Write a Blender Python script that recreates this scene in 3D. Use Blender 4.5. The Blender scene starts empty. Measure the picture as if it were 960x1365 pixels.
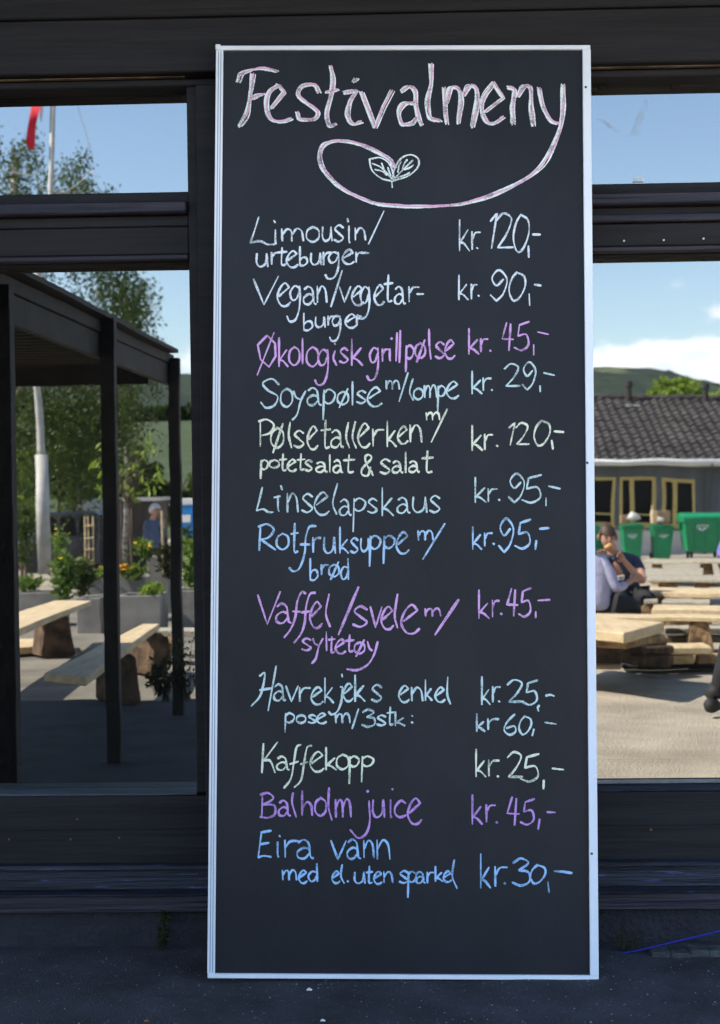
import bpy, bmesh, math, random
import numpy as np
from mathutils import Vector, Matrix, noise
random.seed(7); rng = np.random.default_rng(7)
S = bpy.context.scene; COL = S.collection
R = math.radians

# ------------------------------------------------------------------ camera
FPX = 1900.0                      # focal length in pixels of the 960 px wide photograph
CAM = Vector((0.0, -4.36, 1.37))
YAW, PITCH, ROLL = 0.0242414, -0.01445863, -0.01313577
_f = Vector((-math.sin(YAW)*math.cos(PITCH), math.cos(YAW)*math.cos(PITCH), math.sin(PITCH)))
_r = Vector((math.cos(YAW), math.sin(YAW), 0)); _u = _r.cross(_f)
RR = _r*math.cos(ROLL) + _u*math.sin(ROLL); UU = -_r*math.sin(ROLL) + _u*math.cos(ROLL)
cd = bpy.data.cameras.new('camera'); cam = bpy.data.objects.new('camera', cd); COL.objects.link(cam)
M3 = Matrix((RR, UU, -_f)).transposed()
cam.matrix_world = Matrix.Translation(CAM) @ M3.to_4x4()
cd.sensor_fit = 'HORIZONTAL'; cd.sensor_width = 24.0; cd.lens = FPX/960*24.0
cd.clip_start = 0.05; cd.clip_end = 6000
cd.dof.use_dof = True; cd.dof.focus_distance = 4.05; cd.dof.aperture_fstop = 5.0
S.camera = cam

# ------------------------------------------------------------------ light
SUN = Vector((-0.96, 0.13, 0)).normalized()*math.cos(R(47)); SUN.z = math.sin(R(47))
w = bpy.data.worlds.new('World'); S.world = w; w.use_nodes = True
nt = w.node_tree; nt.nodes.clear(); N = nt.nodes; L = nt.links
out = N.new('ShaderNodeOutputWorld'); bg = N.new('ShaderNodeBackground'); L.new(bg.outputs[0], out.inputs[0])
sky = N.new('ShaderNodeTexSky'); sky.sky_type = 'NISHITA'; sky.sun_disc = False
sky.sun_elevation = R(47); sky.sun_rotation = math.atan2(SUN.x, SUN.y); sky.air_density = 1.0; sky.dust_density = 0.3; sky.ozone_density = 1.7
tc = N.new('ShaderNodeTexCoord'); sep = N.new('ShaderNodeSeparateXYZ'); L.new(tc.outputs['Generated'], sep.inputs[0])
mp = N.new('ShaderNodeMapping'); mp.inputs['Scale'].default_value = (1, 1, 2.0); mp.inputs['Location'].default_value = (0.62, 0.3, 0.0)
L.new(tc.outputs['Generated'], mp.inputs[0])
nz = N.new('ShaderNodeTexNoise'); nz.inputs['Scale'].default_value = 8.5; nz.inputs['Detail'].default_value = 10; nz.inputs['Roughness'].default_value = 0.56
L.new(mp.outputs[0], nz.inputs['Vector'])
mr = N.new('ShaderNodeMapRange'); mr.inputs['From Min'].default_value = 0.06; mr.inputs['From Max'].default_value = 0.145
mr.inputs['To Min'].default_value = 0.23; mr.inputs['To Max'].default_value = -0.25; L.new(sep.outputs['Z'], mr.inputs['Value'])
ad = N.new('ShaderNodeMath'); ad.operation = 'ADD'; L.new(nz.outputs['Fac'], ad.inputs[0]); L.new(mr.outputs[0], ad.inputs[1])
rp = N.new('ShaderNodeMapRange'); rp.interpolation_type = 'SMOOTHSTEP'
rp.inputs['From Min'].default_value = 0.485; rp.inputs['From Max'].default_value = 0.565; L.new(ad.outputs[0], rp.inputs['Value'])
mx = N.new('ShaderNodeMix'); mx.data_type = 'RGBA'; L.new(rp.outputs[0], mx.inputs['Factor']); L.new(sky.outputs[0], mx.inputs['A'])
n2 = N.new('ShaderNodeTexNoise'); n2.inputs['Scale'].default_value = 16; n2.inputs['Detail'].default_value = 5; L.new(mp.outputs[0], n2.inputs['Vector'])
cc = N.new('ShaderNodeValToRGB'); cc.color_ramp.elements[0].color = (5.0, 5.6, 6.6, 1); cc.color_ramp.elements[1].color = (8.2, 8.4, 8.7, 1)
cc.color_ramp.elements[0].position = 0.35; cc.color_ramp.elements[1].position = 0.6; L.new(n2.outputs['Fac'], cc.inputs[0])
L.new(cc.outputs[0], mx.inputs['B']); L.new(mx.outputs['Result'], bg.inputs[0])
bg.inputs['Strength'].default_value = 0.12
sl = bpy.data.lights.new('sun', 'SUN'); sl.energy = 4.8; sl.angle = R(0.5); sl.color = (1.0, 0.95, 0.87)
so = bpy.data.objects.new('sun', sl); COL.objects.link(so); so.rotation_euler = SUN.to_track_quat('Z', 'Y').to_euler(); so.location = (-10, -5, 20)
S.view_settings.view_transform = 'Standard'; S.view_settings.look = 'None'; S.view_settings.exposure = 2.45; S.view_settings.gamma = 1
S.cycles.max_bounces = 10; S.cycles.caustics_reflective = False; S.cycles.caustics_refractive = False
S.cycles.sample_clamp_indirect = 4.0

# ------------------------------------------------------------------ helpers
def pxray(px, py): return (_f*FPX + RR*(px-480) - UU*(py-682.5)).normalized()
def at(px, py, y):                      # point on the vertical plane y = const seen at this pixel
    d = pxray(px, py); return CAM + d*((y-CAM.y)/d.y)
def ref(px, py, Y):                     # point that far in front of the windows whose mirror image is at this pixel
    p = at(px, py, Y); return Vector((p.x, -Y, p.z))
def gz(Y): return -0.02*(min(Y, 60.0)-3.0) if Y > 3 else 0.0
def refh(px, py, h):                    # the same, for a point h above the yard
    lo, hi = 0.3, 70.0
    for _ in range(50):
        m = (lo+hi)/2
        if at(px, py, m).z > gz(m)+h: lo = m
        else: hi = m
    return ref(px, py, lo)

MATS = {}
def mat(name, c1, c2=None, scale=8, rough=0.7, bump=0.0, stretch=(1, 1, 1), metal=0.0, bscale=None, detail=6, spec=0.4, lo=0.35, hi=0.65, flecks=None, coords='Object', coat=0):
    if name in MATS: return MATS[name]
    m = bpy.data.materials.new(name); m.use_nodes = True; MATS[name] = m
    nt = m.node_tree; N = nt.nodes; L = nt.links; b = N['Principled BSDF']
    b.inputs['Roughness'].default_value = rough; b.inputs['Metallic'].default_value = metal; b.inputs['Specular IOR Level'].default_value = spec
    b.inputs['Coat Weight'].default_value = coat
    tc = N.new('ShaderNodeTexCoord'); mp = N.new('ShaderNodeMapping'); mp.inputs['Scale'].default_value = stretch
    L.new(tc.outputs[coords], mp.inputs[0])
    c2 = c2 or c1
    n = N.new('ShaderNodeTexNoise'); n.inputs['Scale'].default_value = scale; n.inputs['Detail'].default_value = detail; n.inputs['Roughness'].default_value = 0.6
    L.new(mp.outputs[0], n.inputs['Vector'])
    r = N.new('ShaderNodeValToRGB'); r.color_ramp.elements[0].color = (*c1, 1); r.color_ramp.elements[1].color = (*c2, 1)
    r.color_ramp.elements[0].position = lo; r.color_ramp.elements[1].position = hi
    L.new(n.outputs['Fac'], r.inputs[0]); col = r.outputs[0]
    if flecks:                          # (colour, scale, threshold, stretch)
        fc, fs, ft, fst = flecks
        m2 = N.new('ShaderNodeMapping'); m2.inputs['Scale'].default_value = fst; L.new(tc.outputs[coords], m2.inputs[0])
        f = N.new('ShaderNodeTexNoise'); f.inputs['Scale'].default_value = fs; f.inputs['Detail'].default_value = 4; f.inputs['Roughness'].default_value = 0.65
        L.new(m2.outputs[0], f.inputs['Vector'])
        g = N.new('ShaderNodeMapRange'); g.inputs['From Min'].default_value = ft; g.inputs['From Max'].default_value = ft+0.05; L.new(f.outputs['Fac'], g.inputs['Value'])
        x = N.new('ShaderNodeMix'); x.data_type = 'RGBA'; L.new(g.outputs[0], x.inputs['Factor']); L.new(col, x.inputs['A']); x.inputs['B'].default_value = (*fc, 1)
        col = x.outputs['Result']
    L.new(col, b.inputs['Base Color'])
    if bump:
        bn = N.new('ShaderNodeTexNoise'); bn.inputs['Scale'].default_value = bscale or scale*3; bn.inputs['Detail'].default_value = 5
        L.new(mp.outputs[0], bn.inputs['Vector'])
        bb = N.new('ShaderNodeBump'); bb.inputs['Strength'].default_value = bump; bb.inputs['Distance'].default_value = 0.02
        L.new(bn.outputs['Fac'], bb.inputs['Height']); L.new(bb.outputs[0], b.inputs['Normal'])
    return m

def leafmat(name, c1, c2):
    if name in MATS: return MATS[name]
    m = mat(name, c1, c2, scale=1.7, rough=0.55, spec=0.25)
    nt = m.node_tree; b = nt.nodes['Principled BSDF']
    t = nt.nodes.new('ShaderNodeBsdfTranslucent'); t.inputs[0].default_value = (c2[0]*1.3, c2[1]*1.3, c2[2]*0.8, 1)
    x = nt.nodes.new('ShaderNodeMixShader'); x.inputs[0].default_value = 0.35
    o = nt.nodes['Material Output']; nt.links.new(b.outputs[0], x.inputs[1]); nt.links.new(t.outputs[0], x.inputs[2]); nt.links.new(x.outputs[0], o.inputs[0])
    return m

class MB:
    def __init__(s): s.v = []; s.f = []
    def add(s, vs, fs):
        n = len(s.v); s.v += [tuple(p) for p in vs]; s.f += [tuple(i+n for i in f) for f in fs]; return s
    def box(s, c, h, ax=None):          # centre, half sizes, optional 3 axes
        ax = ax or (Vector((1, 0, 0)), Vector((0, 1, 0)), Vector((0, 0, 1))); c = Vector(c)
        vs = [c+ax[0]*h[0]*i+ax[1]*h[1]*j+ax[2]*h[2]*k for i in (-1, 1) for j in (-1, 1) for k in (-1, 1)]
        return s.add(vs, [(0, 1, 3, 2), (4, 6, 7, 5), (0, 4, 5, 1), (2, 3, 7, 6), (0, 2, 6, 4), (1, 5, 7, 3)])
    def bb(s, x0, x1, y0, y1, z0, z1): return s.box(((x0+x1)/2, (y0+y1)/2, (z0+z1)/2), ((x1-x0)/2, (y1-y0)/2, (z1-z0)/2))
    def tube(s, pts, rad, n=8, cap=True):
        pts = [Vector(p) for p in pts]; rad = rad if isinstance(rad, (list, tuple)) else [rad]*len(pts); vs = []; fs = []
        for i, p in enumerate(pts):
            t = (pts[min(i+1, len(pts)-1)]-pts[max(i-1, 0)]).normalized()
            a = t.cross(Vector((0, 0, 1)) if abs(t.z) < 0.9 else Vector((1, 0, 0))).normalized(); b = t.cross(a)
            vs += [p+(a*math.cos(2*math.pi*k/n)+b*math.sin(2*math.pi*k/n))*rad[i] for k in range(n)]
        for i in range(len(pts)-1):
            for k in range(n): fs.append((i*n+k, i*n+(k+1) % n, (i+1)*n+(k+1) % n, (i+1)*n+k))
        if cap: fs += [tuple(range(n))[::-1], tuple(range((len(pts)-1)*n, len(pts)*n))]
        return s.add(vs, fs)
    def prism(s, prof, a, b, ux, uz):   # 2D profile swept from a to b
        a, b = Vector(a), Vector(b); n = len(prof)
        vs = [a+ux*p[0]+uz*p[1] for p in prof]+[b+ux*p[0]+uz*p[1] for p in prof]
        return s.add(vs, [(i, (i+1) % n, (i+1) % n+n, i+n) for i in range(n)]+[tuple(range(n))[::-1], tuple(range(n, 2*n))])
    def build(s, name, m, parent=None, bevel=0, smooth=False, loc=None, jitter=0, **kw):
        me = bpy.data.meshes.new(name); me.from_pydata(s.v, [], s.f); me.update()
        bm = bmesh.new(); bm.from_mesh(me); bmesh.ops.recalc_face_normals(bm, faces=bm.faces)
        if bevel:
            bmesh.ops.bevel(bm, geom=[e for e in bm.edges], offset=bevel, segments=1, affect='EDGES', clamp_overlap=True)
        bm.to_mesh(me); bm.free()
        if m: me.materials.append(m)
        if smooth:
            for p in me.polygons: p.use_smooth = True
        o = bpy.data.objects.new(name, me); COL.objects.link(o)
        if parent: o.parent = parent; o.matrix_parent_inverse = parent.matrix_basis.inverted()
        return tag(o, **kw)
def tag(o, label=None, cat=None, group=None, kind=None):
    if label: o['label'] = label
    if cat: o['category'] = cat
    if group: o['group'] = group
    if kind: o['kind'] = kind
    return o
def empty(name, loc=(0, 0, 0), **kw):
    o = bpy.data.objects.new(name, None); o.location = loc; COL.objects.link(o); o.empty_display_size = 0.1
    return tag(o, **kw)
def copy_tree(o, parent=None, **kw):
    c = o.copy(); COL.objects.link(c); c.parent = parent
    if parent: c.matrix_parent_inverse = o.matrix_parent_inverse
    for ch in list(o.children): copy_tree(ch, c)
    return tag(c, **kw)
def beamaxes(a, b, up=Vector((0, 0, 1))):
    a, b = Vector(a), Vector(b); x = (b-a).normalized(); y = up.cross(x).normalized(); return x, y, x.cross(y)
def bar(mb, a, b, hw, hh, up=Vector((0, 0, 1))):
    a, b = Vector(a), Vector(b); ax = beamaxes(a, b, up); return mb.box((a+b)/2, ((b-a).length/2, hw, hh), ax)

# ------------------------------------------------------------------ materials
blackwood = mat('black stained timber', (0.0120, 0.0106, 0.0106), (0.0200, 0.0175, 0.0178), scale=5, stretch=(0.35, 3, 6), rough=0.7, bump=0.25, bscale=9, spec=0.2, flecks=((0.10, 0.08, 0.06), 60, 0.80, (0.4, 1, 1)))
ledgewood = mat('worn dark ledge timber', (0.012, 0.010, 0.014), (0.030, 0.024, 0.035), scale=6, stretch=(0.3, 3, 8), rough=0.55, bump=0.5, bscale=8, spec=0.35, flecks=((0.16, 0.16, 0.2), 34, 0.74, (0.5, 1, 1)))
sillwood = mat('weathered blue grey sill paint', (0.012, 0.012, 0.017), (0.03, 0.031, 0.045), scale=7, stretch=(0.3, 2, 8), rough=0.6, bump=0.5, spec=0.35, flecks=((0.07, 0.09, 0.2), 30, 0.61, (0.22, 1, 2.6)))
concrete_dark = mat('dark foundation render', (0.016, 0.0155, 0.019), (0.026, 0.025, 0.031), scale=9, rough=0.9, bump=0.6, bscale=60, flecks=((0.12, 0.12, 0.13), 90, 0.77, (1, 1, 1)))
tan = mat('painted lit gap tan', (0.06, 0.045, 0.03), (0.20, 0.145, 0.09), scale=12, rough=0.7)  # for the header gap, its light put into the tan
boardm = mat('blackboard slate paint', (0.0100, 0.0094, 0.0116), (0.0155, 0.0149, 0.0178), scale=3.0, stretch=(1, 1, .5), lo=0.42, hi=0.66, rough=0.5, bump=0.04, bscale=220, spec=0.24, flecks=((0.12, 0.12, 0.14), 120, 0.83, (1, 1, 1)))
alu = mat('silver white frame paint', (0.66, 0.66, 0.69), (0.78, 0.78, 0.8), scale=3, stretch=(1, 1, 0.3), rough=0.4, spec=0.5, flecks=((0.3, 0.3, 0.32), 55, 0.76, (1, 1, 0.5)))
alud = mat('silver grey frame groove', (0.22, 0.24, 0.29), (0.30, 0.32, 0.37), scale=6, rough=0.4, metal=0.3)
screwm = mat('black screw', (0.01, 0.01, 0.01), rough=0.4)
rustm = mat('rusty screw', (0.13, 0.06, 0.03), (0.2, 0.1, 0.05), scale=90, rough=0.8)
whitem = mat('white painted screw head', (0.5, 0.5, 0.52), rough=0.4)
asphalt = mat('dark asphalt', (0.023, 0.021, 0.0235), (0.068, 0.064, 0.076), scale=4, detail=14, rough=0.85, bump=1.0, bscale=150, flecks=((0.2, 0.2, 0.22), 190, 0.66, (1, 1, 1)), lo=0.33, hi=0.67)
gravel = mat('pale trodden gravel', (0.28, 0.24, 0.18), (0.44, 0.385, 0.30), scale=1.6, detail=12, rough=0.95, bump=0.8, bscale=60, flecks=((0.42, 0.40, 0.36), 45, 0.64, (1, 1, 1)))
grassland = mat('meadow grass', (0.03, 0.05, 0.014), (0.06, 0.082, 0.026), scale=0.12, rough=0.95)
darkwood2 = mat('dark pergola timber', (0.018, 0.016, 0.015), (0.042, 0.034, 0.03), scale=4, stretch=(2, 2, 2), rough=0.7, bump=0.5, bscale=25)
rooffelt = mat('roof lath brown', (0.03, 0.024, 0.018), (0.06, 0.046, 0.034), scale=6, rough=0.8)
pine = mat('fresh sawn pine', (0.50, 0.37, 0.20), (0.66, 0.52, 0.32), scale=3, stretch=(6, 1, 6), rough=0.65, bump=0.25, bscale=20)
oldplank = mat('greyed plank', (0.30, 0.27, 0.20), (0.42, 0.37, 0.28), scale=3, stretch=(6, 1, 6), rough=0.75, bump=0.3)
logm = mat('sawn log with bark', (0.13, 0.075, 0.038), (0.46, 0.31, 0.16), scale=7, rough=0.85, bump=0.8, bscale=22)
barkm = mat('rough bark', (0.07, 0.05, 0.038), (0.16, 0.115, 0.08), scale=14, rough=0.95, bump=1.0)
potm = mat('grey planter concrete', (0.20, 0.185, 0.165), (0.31, 0.29, 0.26), scale=4, rough=0.85, bump=0.2)
soil = mat('planter soil', (0.03, 0.022, 0.015), (0.06, 0.045, 0.03), scale=20, rough=1, bump=1)
polem = mat('flaking white pole paint', (0.36, 0.34, 0.30), (0.52, 0.50, 0.46), scale=5, rough=0.6)
birchleaf = leafmat('birch foliage', (0.02, 0.038, 0.010), (0.07, 0.10, 0.025))
darkleaf = leafmat('dark hedge foliage', (0.008, 0.02, 0.007), (0.028, 0.05, 0.013))
brightleaf = leafmat('bright young foliage', (0.11, 0.19, 0.025), (0.24, 0.32, 0.06))
herbleaf = leafmat('herb foliage', (0.05, 0.11, 0.02), (0.15, 0.22, 0.05))
weedleaf = leafmat('dry weed foliage', (0.02, 0.03, 0.012), (0.06, 0.06, 0.025))
algae = leafmat('moss and algae', (0.02, 0.025, 0.008), (0.045, 0.05, 0.016))
logd = mat('shaded bark log', (0.035, 0.022, 0.014), (0.16, 0.10, 0.055), scale=9, rough=0.95, bump=1.0, bscale=26)  # darker log copy, the shade under planks and slabs put into its colour
birchbark = mat('birch bark', (0.06, 0.05, 0.045), (0.45, 0.43, 0.40), scale=6, stretch=(1, 1, 4), rough=0.8)
greenp = mat('green bin plastic', (0.004, 0.20, 0.075), (0.006, 0.25, 0.10), scale=3, rough=0.45, spec=0.5)
greend = mat('dark green bin rim', (0.003, 0.13, 0.055), rough=0.5)
black = mat('black rubber', (0.012, 0.012, 0.013), (0.02, 0.02, 0.02), scale=6, rough=0.7)
whitep = mat('white print', (0.75, 0.78, 0.75), rough=0.6)
wallg = mat('grey painted siding', (0.10, 0.11, 0.12), (0.14, 0.155, 0.165), scale=2, stretch=(1, 1, 0.2), rough=0.75)
foundl = mat('light foundation', (0.5, 0.48, 0.45), (0.62, 0.6, 0.56), scale=2, rough=0.9)
yellowf = mat('ochre window frame paint', (0.50, 0.38, 0.13), (0.6, 0.46, 0.17), scale=4, rough=0.6)
darkg = mat('dark window glass', (0.006, 0.006, 0.006), rough=0.2, spec=0.12)
tilem = mat('dark brown roof tile', (0.035, 0.031, 0.029), (0.085, 0.075, 0.068), scale=1.3, rough=0.75, spec=0.3, detail=10)
gutterm = mat('white gutter', (0.65, 0.65, 0.64), (0.75, 0.75, 0.74), scale=3, rough=0.5)
skin = mat('skin', (0.46, 0.24, 0.16), (0.52, 0.28, 0.19), scale=12, rough=0.55)
hairb = mat('brown hair', (0.035, 0.02, 0.012), (0.09, 0.05, 0.03), scale=60, rough=0.6)
hairg = mat('grey hair', (0.5, 0.48, 0.44), (0.65, 0.62, 0.58), scale=60, rough=0.6)
navy = mat('navy cotton', (0.03, 0.04, 0.065), (0.045, 0.06, 0.095), scale=9, rough=0.85, bump=0.4, bscale=14)
lav = mat('lavender shirt cotton', (0.38, 0.37, 0.52), (0.48, 0.47, 0.62), scale=5, rough=0.8, bump=0.5, bscale=12)
bluej = mat('blue denim jacket', (0.06, 0.085, 0.15), (0.10, 0.13, 0.21), scale=8, rough=0.85)
blackc = mat('black trousers', (0.010, 0.010, 0.012), (0.02, 0.02, 0.024), scale=9, rough=0.8, bump=0.4, bscale=14)
purple = mat('purple jacket', (0.13, 0.10, 0.42), (0.2, 0.16, 0.5), scale=8, rough=0.7)
orange = mat('orange petals', (0.75, 0.22, 0.01), (0.85, 0.4, 0.02), scale=40, rough=0.6)
yellow = mat('yellow petals', (0.75, 0.50, 0.02), (0.85, 0.65, 0.05), scale=40, rough=0.6)
bluepl = mat('blue cabin plastic', (0.015, 0.19, 0.52), (0.02, 0.23, 0.6), scale=2, rough=0.5)
cardb = mat('brown cardboard', (0.28, 0.18, 0.10), (0.36, 0.25, 0.15), scale=5, rough=0.8)
paperw = mat('white paper rubbish', (0.6, 0.58, 0.52), (0.75, 0.74, 0.7), scale=9, rough=0.8)
vanm = mat('dark vehicle paint', (0.012, 0.016, 0.03), (0.016, 0.02, 0.036), scale=2, rough=0.25, coat=0.5)
redf = mat('red flag cloth', (0.55, 0.012, 0.03), (0.65, 0.02, 0.05), scale=3, rough=0.8)
bluec = mat('blue cable sheath', (0.01, 0.014, 0.20), (0.012, 0.018, 0.26), scale=5, rough=0.4)
ceil = mat('dark soffit boards', (0.02, 0.018, 0.016), (0.035, 0.03, 0.027), scale=5, rough=0.8)
room = mat('dark interior paint', (0.02, 0.02, 0.02), (0.03, 0.028, 0.026), scale=2, rough=0.9)

sillpale = mat('worn pale blue grey sill', (0.035, 0.038, 0.05), (0.11, 0.115, 0.14), scale=6, stretch=(0.4, 2, 8), rough=0.5, bump=0.3)
def glassmat():
    m = bpy.data.materials.new('reflective window glass'); m.use_nodes = True; nt = m.node_tree; N = nt.nodes; L = nt.links
    N.clear(); o = N.new('ShaderNodeOutputMaterial'); t = N.new('ShaderNodeBsdfTransparent'); t.inputs[0].default_value = (0.35, 0.36, 0.35, 1)
    g = N.new('ShaderNodeBsdfGlossy'); g.inputs['Roughness'].default_value = 0.0; g.inputs['Color'].default_value = (1, 0.99, 0.96, 1)
    d = N.new('ShaderNodeBsdfDiffuse'); d.inputs[0].default_value = (0.25, 0.24, 0.22, 1)
    x = N.new('ShaderNodeMixShader'); x.inputs[0].default_value = 0.24
    y = N.new('ShaderNodeMixShader')
    tc = N.new('ShaderNodeTexCoord')
    n = N.new('ShaderNodeTexNoise'); n.inputs['Scale'].default_value = 2.3; n.inputs['Detail'].default_value = 2.0; L.new(tc.outputs['Object'], n.inputs['Vector'])
    b = N.new('ShaderNodeBump'); b.inputs['Strength'].default_value = 1.0; b.inputs['Distance'].default_value = 0.0004
    L.new(n.outputs['Fac'], b.inputs['Height']); L.new(b.outputs[0], g.inputs['Normal'])
    # thin dust film with small specks
    f = N.new('ShaderNodeTexNoise'); f.inputs['Scale'].default_value = 70; f.inputs['Detail'].default_value = 3; L.new(tc.outputs['Object'], f.inputs['Vector'])
    r = N.new('ShaderNodeMapRange'); r.inputs['From Min'].default_value = 0.76; r.inputs['From Max'].default_value = 0.8; r.inputs['To Min'].default_value = 0.010; r.inputs['To Max'].default_value = 0.3
    L.new(f.outputs['Fac'], r.inputs['Value']); L.new(r.outputs[0], y.inputs[0])
    L.new(t.outputs[0], x.inputs[1]); L.new(g.outputs[0], x.inputs[2]); L.new(x.outputs[0], y.inputs[1]); L.new(d.outputs[0], y.inputs[2]); L.new(y.outputs[0], o.inputs[0])
    return m
glass = glassmat()

# ------------------------------------------------------------------ ground, field, hill
def sheet(name, xs, ys, fz, m, **kw):
    v = [(x, y, fz(x, y)) for y in ys for x in xs]; n = len(xs)
    f = [(j*n+i, j*n+i+1, (j+1)*n+i+1, (j+1)*n+i) for j in range(len(ys)-1) for i in range(n-1)]
    me = bpy.data.meshes.new(name); me.from_pydata(v, [], f)
    for p in me.polygons: p.use_smooth = True
    me.materials.append(m); o = bpy.data.objects.new(name, me); COL.objects.link(o); return tag(o, kind='structure', **kw)
sheet('ground', [-3000, -300, -60, -20, -8, -4, 0, 4, 8, 20, 60, 300, 3000], [60, 0, -3, -8, -16, -30, -45, -60, -75], lambda x, y: gz(-y), gravel)
def apron_z(x, y):
    return 0.005+0.010*noise.noise(Vector((x*1.3, y*1.3, 0)))*0+0.004*noise.noise(Vector((x*6, y*6, 3)))+0.004
sheet('asphalt_pavement', [i*0.05-4 for i in range(161)], [0.05-i*0.05 for i in range(40)], apron_z, asphalt)
sheet('worn_yard_paving', [-14, -9, -5, -3, -2, -0.75], [-5.351, -7, -9, -11, -14, -20], lambda x, y: gz(-y)+0.004, mat('worn grey yard paving', (0.13, 0.118, 0.092), (0.23, 0.205, 0.165), scale=1.8, detail=12, rough=0.95, bump=0.7, bscale=50, flecks=((0.32, 0.30, 0.26), 50, 0.66, (1, 1, 1))))
sheet('pergola_shade_sheet', [-6, -4, -3, -2, -0.5], [-1.0, -2, -3, -5.35], lambda x, y: gz(-y)+0.006, asphalt)  # dark sheet that gives the ground its pergola shade by colour
def field_z(x, y):
    t = max(0, (-y-75)/525); return -1.16+t*34*min(1, t*1.6+0.2)+0.8*noise.noise(Vector((x*0.02, y*0.02, 0)))*min(1, t*6)
sheet('meadow', [i*20-700 for i in range(71)], [-74.9-i*15 for i in range(40)], field_z, grassland)
def ridge(x):
    u = x/1200
    pts = [(-1.5, 90), (-0.5, 108), (-0.19, 99), (-0.14, 95), (0.0, 96), (0.125, 97), (0.15, 93), (0.165, 86), (0.2, 76), (0.23, 66), (0.4, 50), (1.5, 40)]
    for (a, ha), (b, hb) in zip(pts, pts[1:]):
        if a <= u <= b: return ha+(hb-ha)*(u-a)/(b-a)
    return 60
def hill_z(x, y):
    t = (-y-640)/560; z = 28+(ridge(x)-28)*(math.sin(min(t, 1.0)*math.pi/2)) if t < 1 else ridge(x)-(t-1)*60
    return z+2.5*noise.fractal(Vector((x*0.012, y*0.012, 0)), 1, 2, 3)*min(1, t*3)+2.0*noise.noise(Vector((x*0.16, y*0.05, 1)))
forest = mat('distant spruce forest', (0.005, 0.014, 0.008), (0.026, 0.044, 0.02), scale=0.07, detail=14, rough=1, bump=1, bscale=0.3, flecks=((0.10, 0.12, 0.05), 0.006, 0.60, (1, 1, 1)))
sheet('forested_hill', [i*5-900 for i in range(361)], [-640-i*14 for i in range(55)], hill_z, forest)

# ------------------------------------------------------------------ leaves
def leaves(name, pts, size, m, parent=None, elong=1.6, droop=0.5, **kw):
    pts = np.asarray(pts, float); n = len(pts)
    d = rng.normal(size=(n, 3)); d[:, 2] -= droop*1.5; d /= np.linalg.norm(d, axis=1)[:, None]
    s = np.cross(d, rng.normal(size=(n, 3))); s /= np.linalg.norm(s, axis=1)[:, None]
    sz = size*(0.6+0.8*rng.random(n))[:, None]
    a = pts; b = pts+d*sz*elong*0.5+s*sz*0.5; c = pts+d*sz*elong; e = pts+d*sz*elong*0.5-s*sz*0.5
    v = np.stack([a, b, c, e], 1).reshape(-1, 3); f = np.arange(4*n).reshape(n, 4)
    me = bpy.data.meshes.new(name); me.from_pydata(v.tolist(), [], f.tolist()); me.materials.append(m)
    o = bpy.data.objects.new(name, me); COL.objects.link(o)
    if parent: o.parent = parent; o.matrix_parent_inverse = parent.matrix_basis.inverted()
    return tag(o, **kw)
def blob(c, r, n, fall=0.0):
    c = np.array(c); p = rng.normal(size=(n, 3)); p /= np.linalg.norm(p, axis=1)[:, None]; p *= (rng.random(n)**0.45)[:, None]
    return c+p*np.array(r)
def clumpy(c, r, nclump, per, cr):
    cs = blob(c, r, nclump); return np.concatenate([blob(q, (cr*random.uniform(.6, 1.3),)*3, per) for q in cs])
def weeping(root, tops, nstr, Lr, per, jitter):
    P = []
    for t in tops:
        for _ in range(nstr):
            s = np.array(t)+rng.normal(size=3)*jitter*np.array([1, 1, 0.6]); Ln = random.uniform(*Lr); sway = rng.normal(size=2)*0.12
            q = np.linspace(0, 1, per)[:, None]
            st = s+q*np.array([sway[0], sway[1], -Ln]); st += rng.normal(size=st.shape)*0.07; P.append(st)
    return np.concatenate(P)
def trunk_and_limbs(base, top, r0, ends, m, parent):
    base, top = Vector(base), Vector(top)
    mid = base.lerp(top, 0.5)+Vector((0.1, 0.05, 0))*r0*4
    MB().tube([base, base.lerp(mid, 0.5), mid, top], [r0, r0*0.8, r0*0.62, r0*0.2], 10).build('trunk', m, parent, smooth=True)
    mb = MB()
    for e in ends:
        s = base.lerp(top, random.uniform(0.35, 0.85)); e = Vector(e); k = (s+e)/2+Vector((0, 0, 0.3))
        mb.tube([s, k, e], [r0*0.3, r0*0.16, r0*0.05], 6)
    mb.build('limb', m, parent, smooth=True)

# ------------------------------------------------------------------ timber building with the two windows
bld = empty('timber_building', (0, 0.1, 0), label='black stained timber building with two big reflecting windows behind the menu board', cat='building')
XL, XR = -2.6, 2.6
xpL = at(257, 700, -0.10).x                       # right edge of the left windows
xpR = 0.42                                        # left edge of the right windows, behind the board
def zAt(py, y, px=480): return at(px, py, y).z
# z levels at the pane plane, read on the left (xl) and the right (xr)
zt_hi = zAt(122, 0); zt_lo = zAt(258, 0)
zb_hi = zAt(351, 0.0); zb_lo = zAt(1047, 0.0)
FR = -0.10                                        # plane of the frame faces
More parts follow.
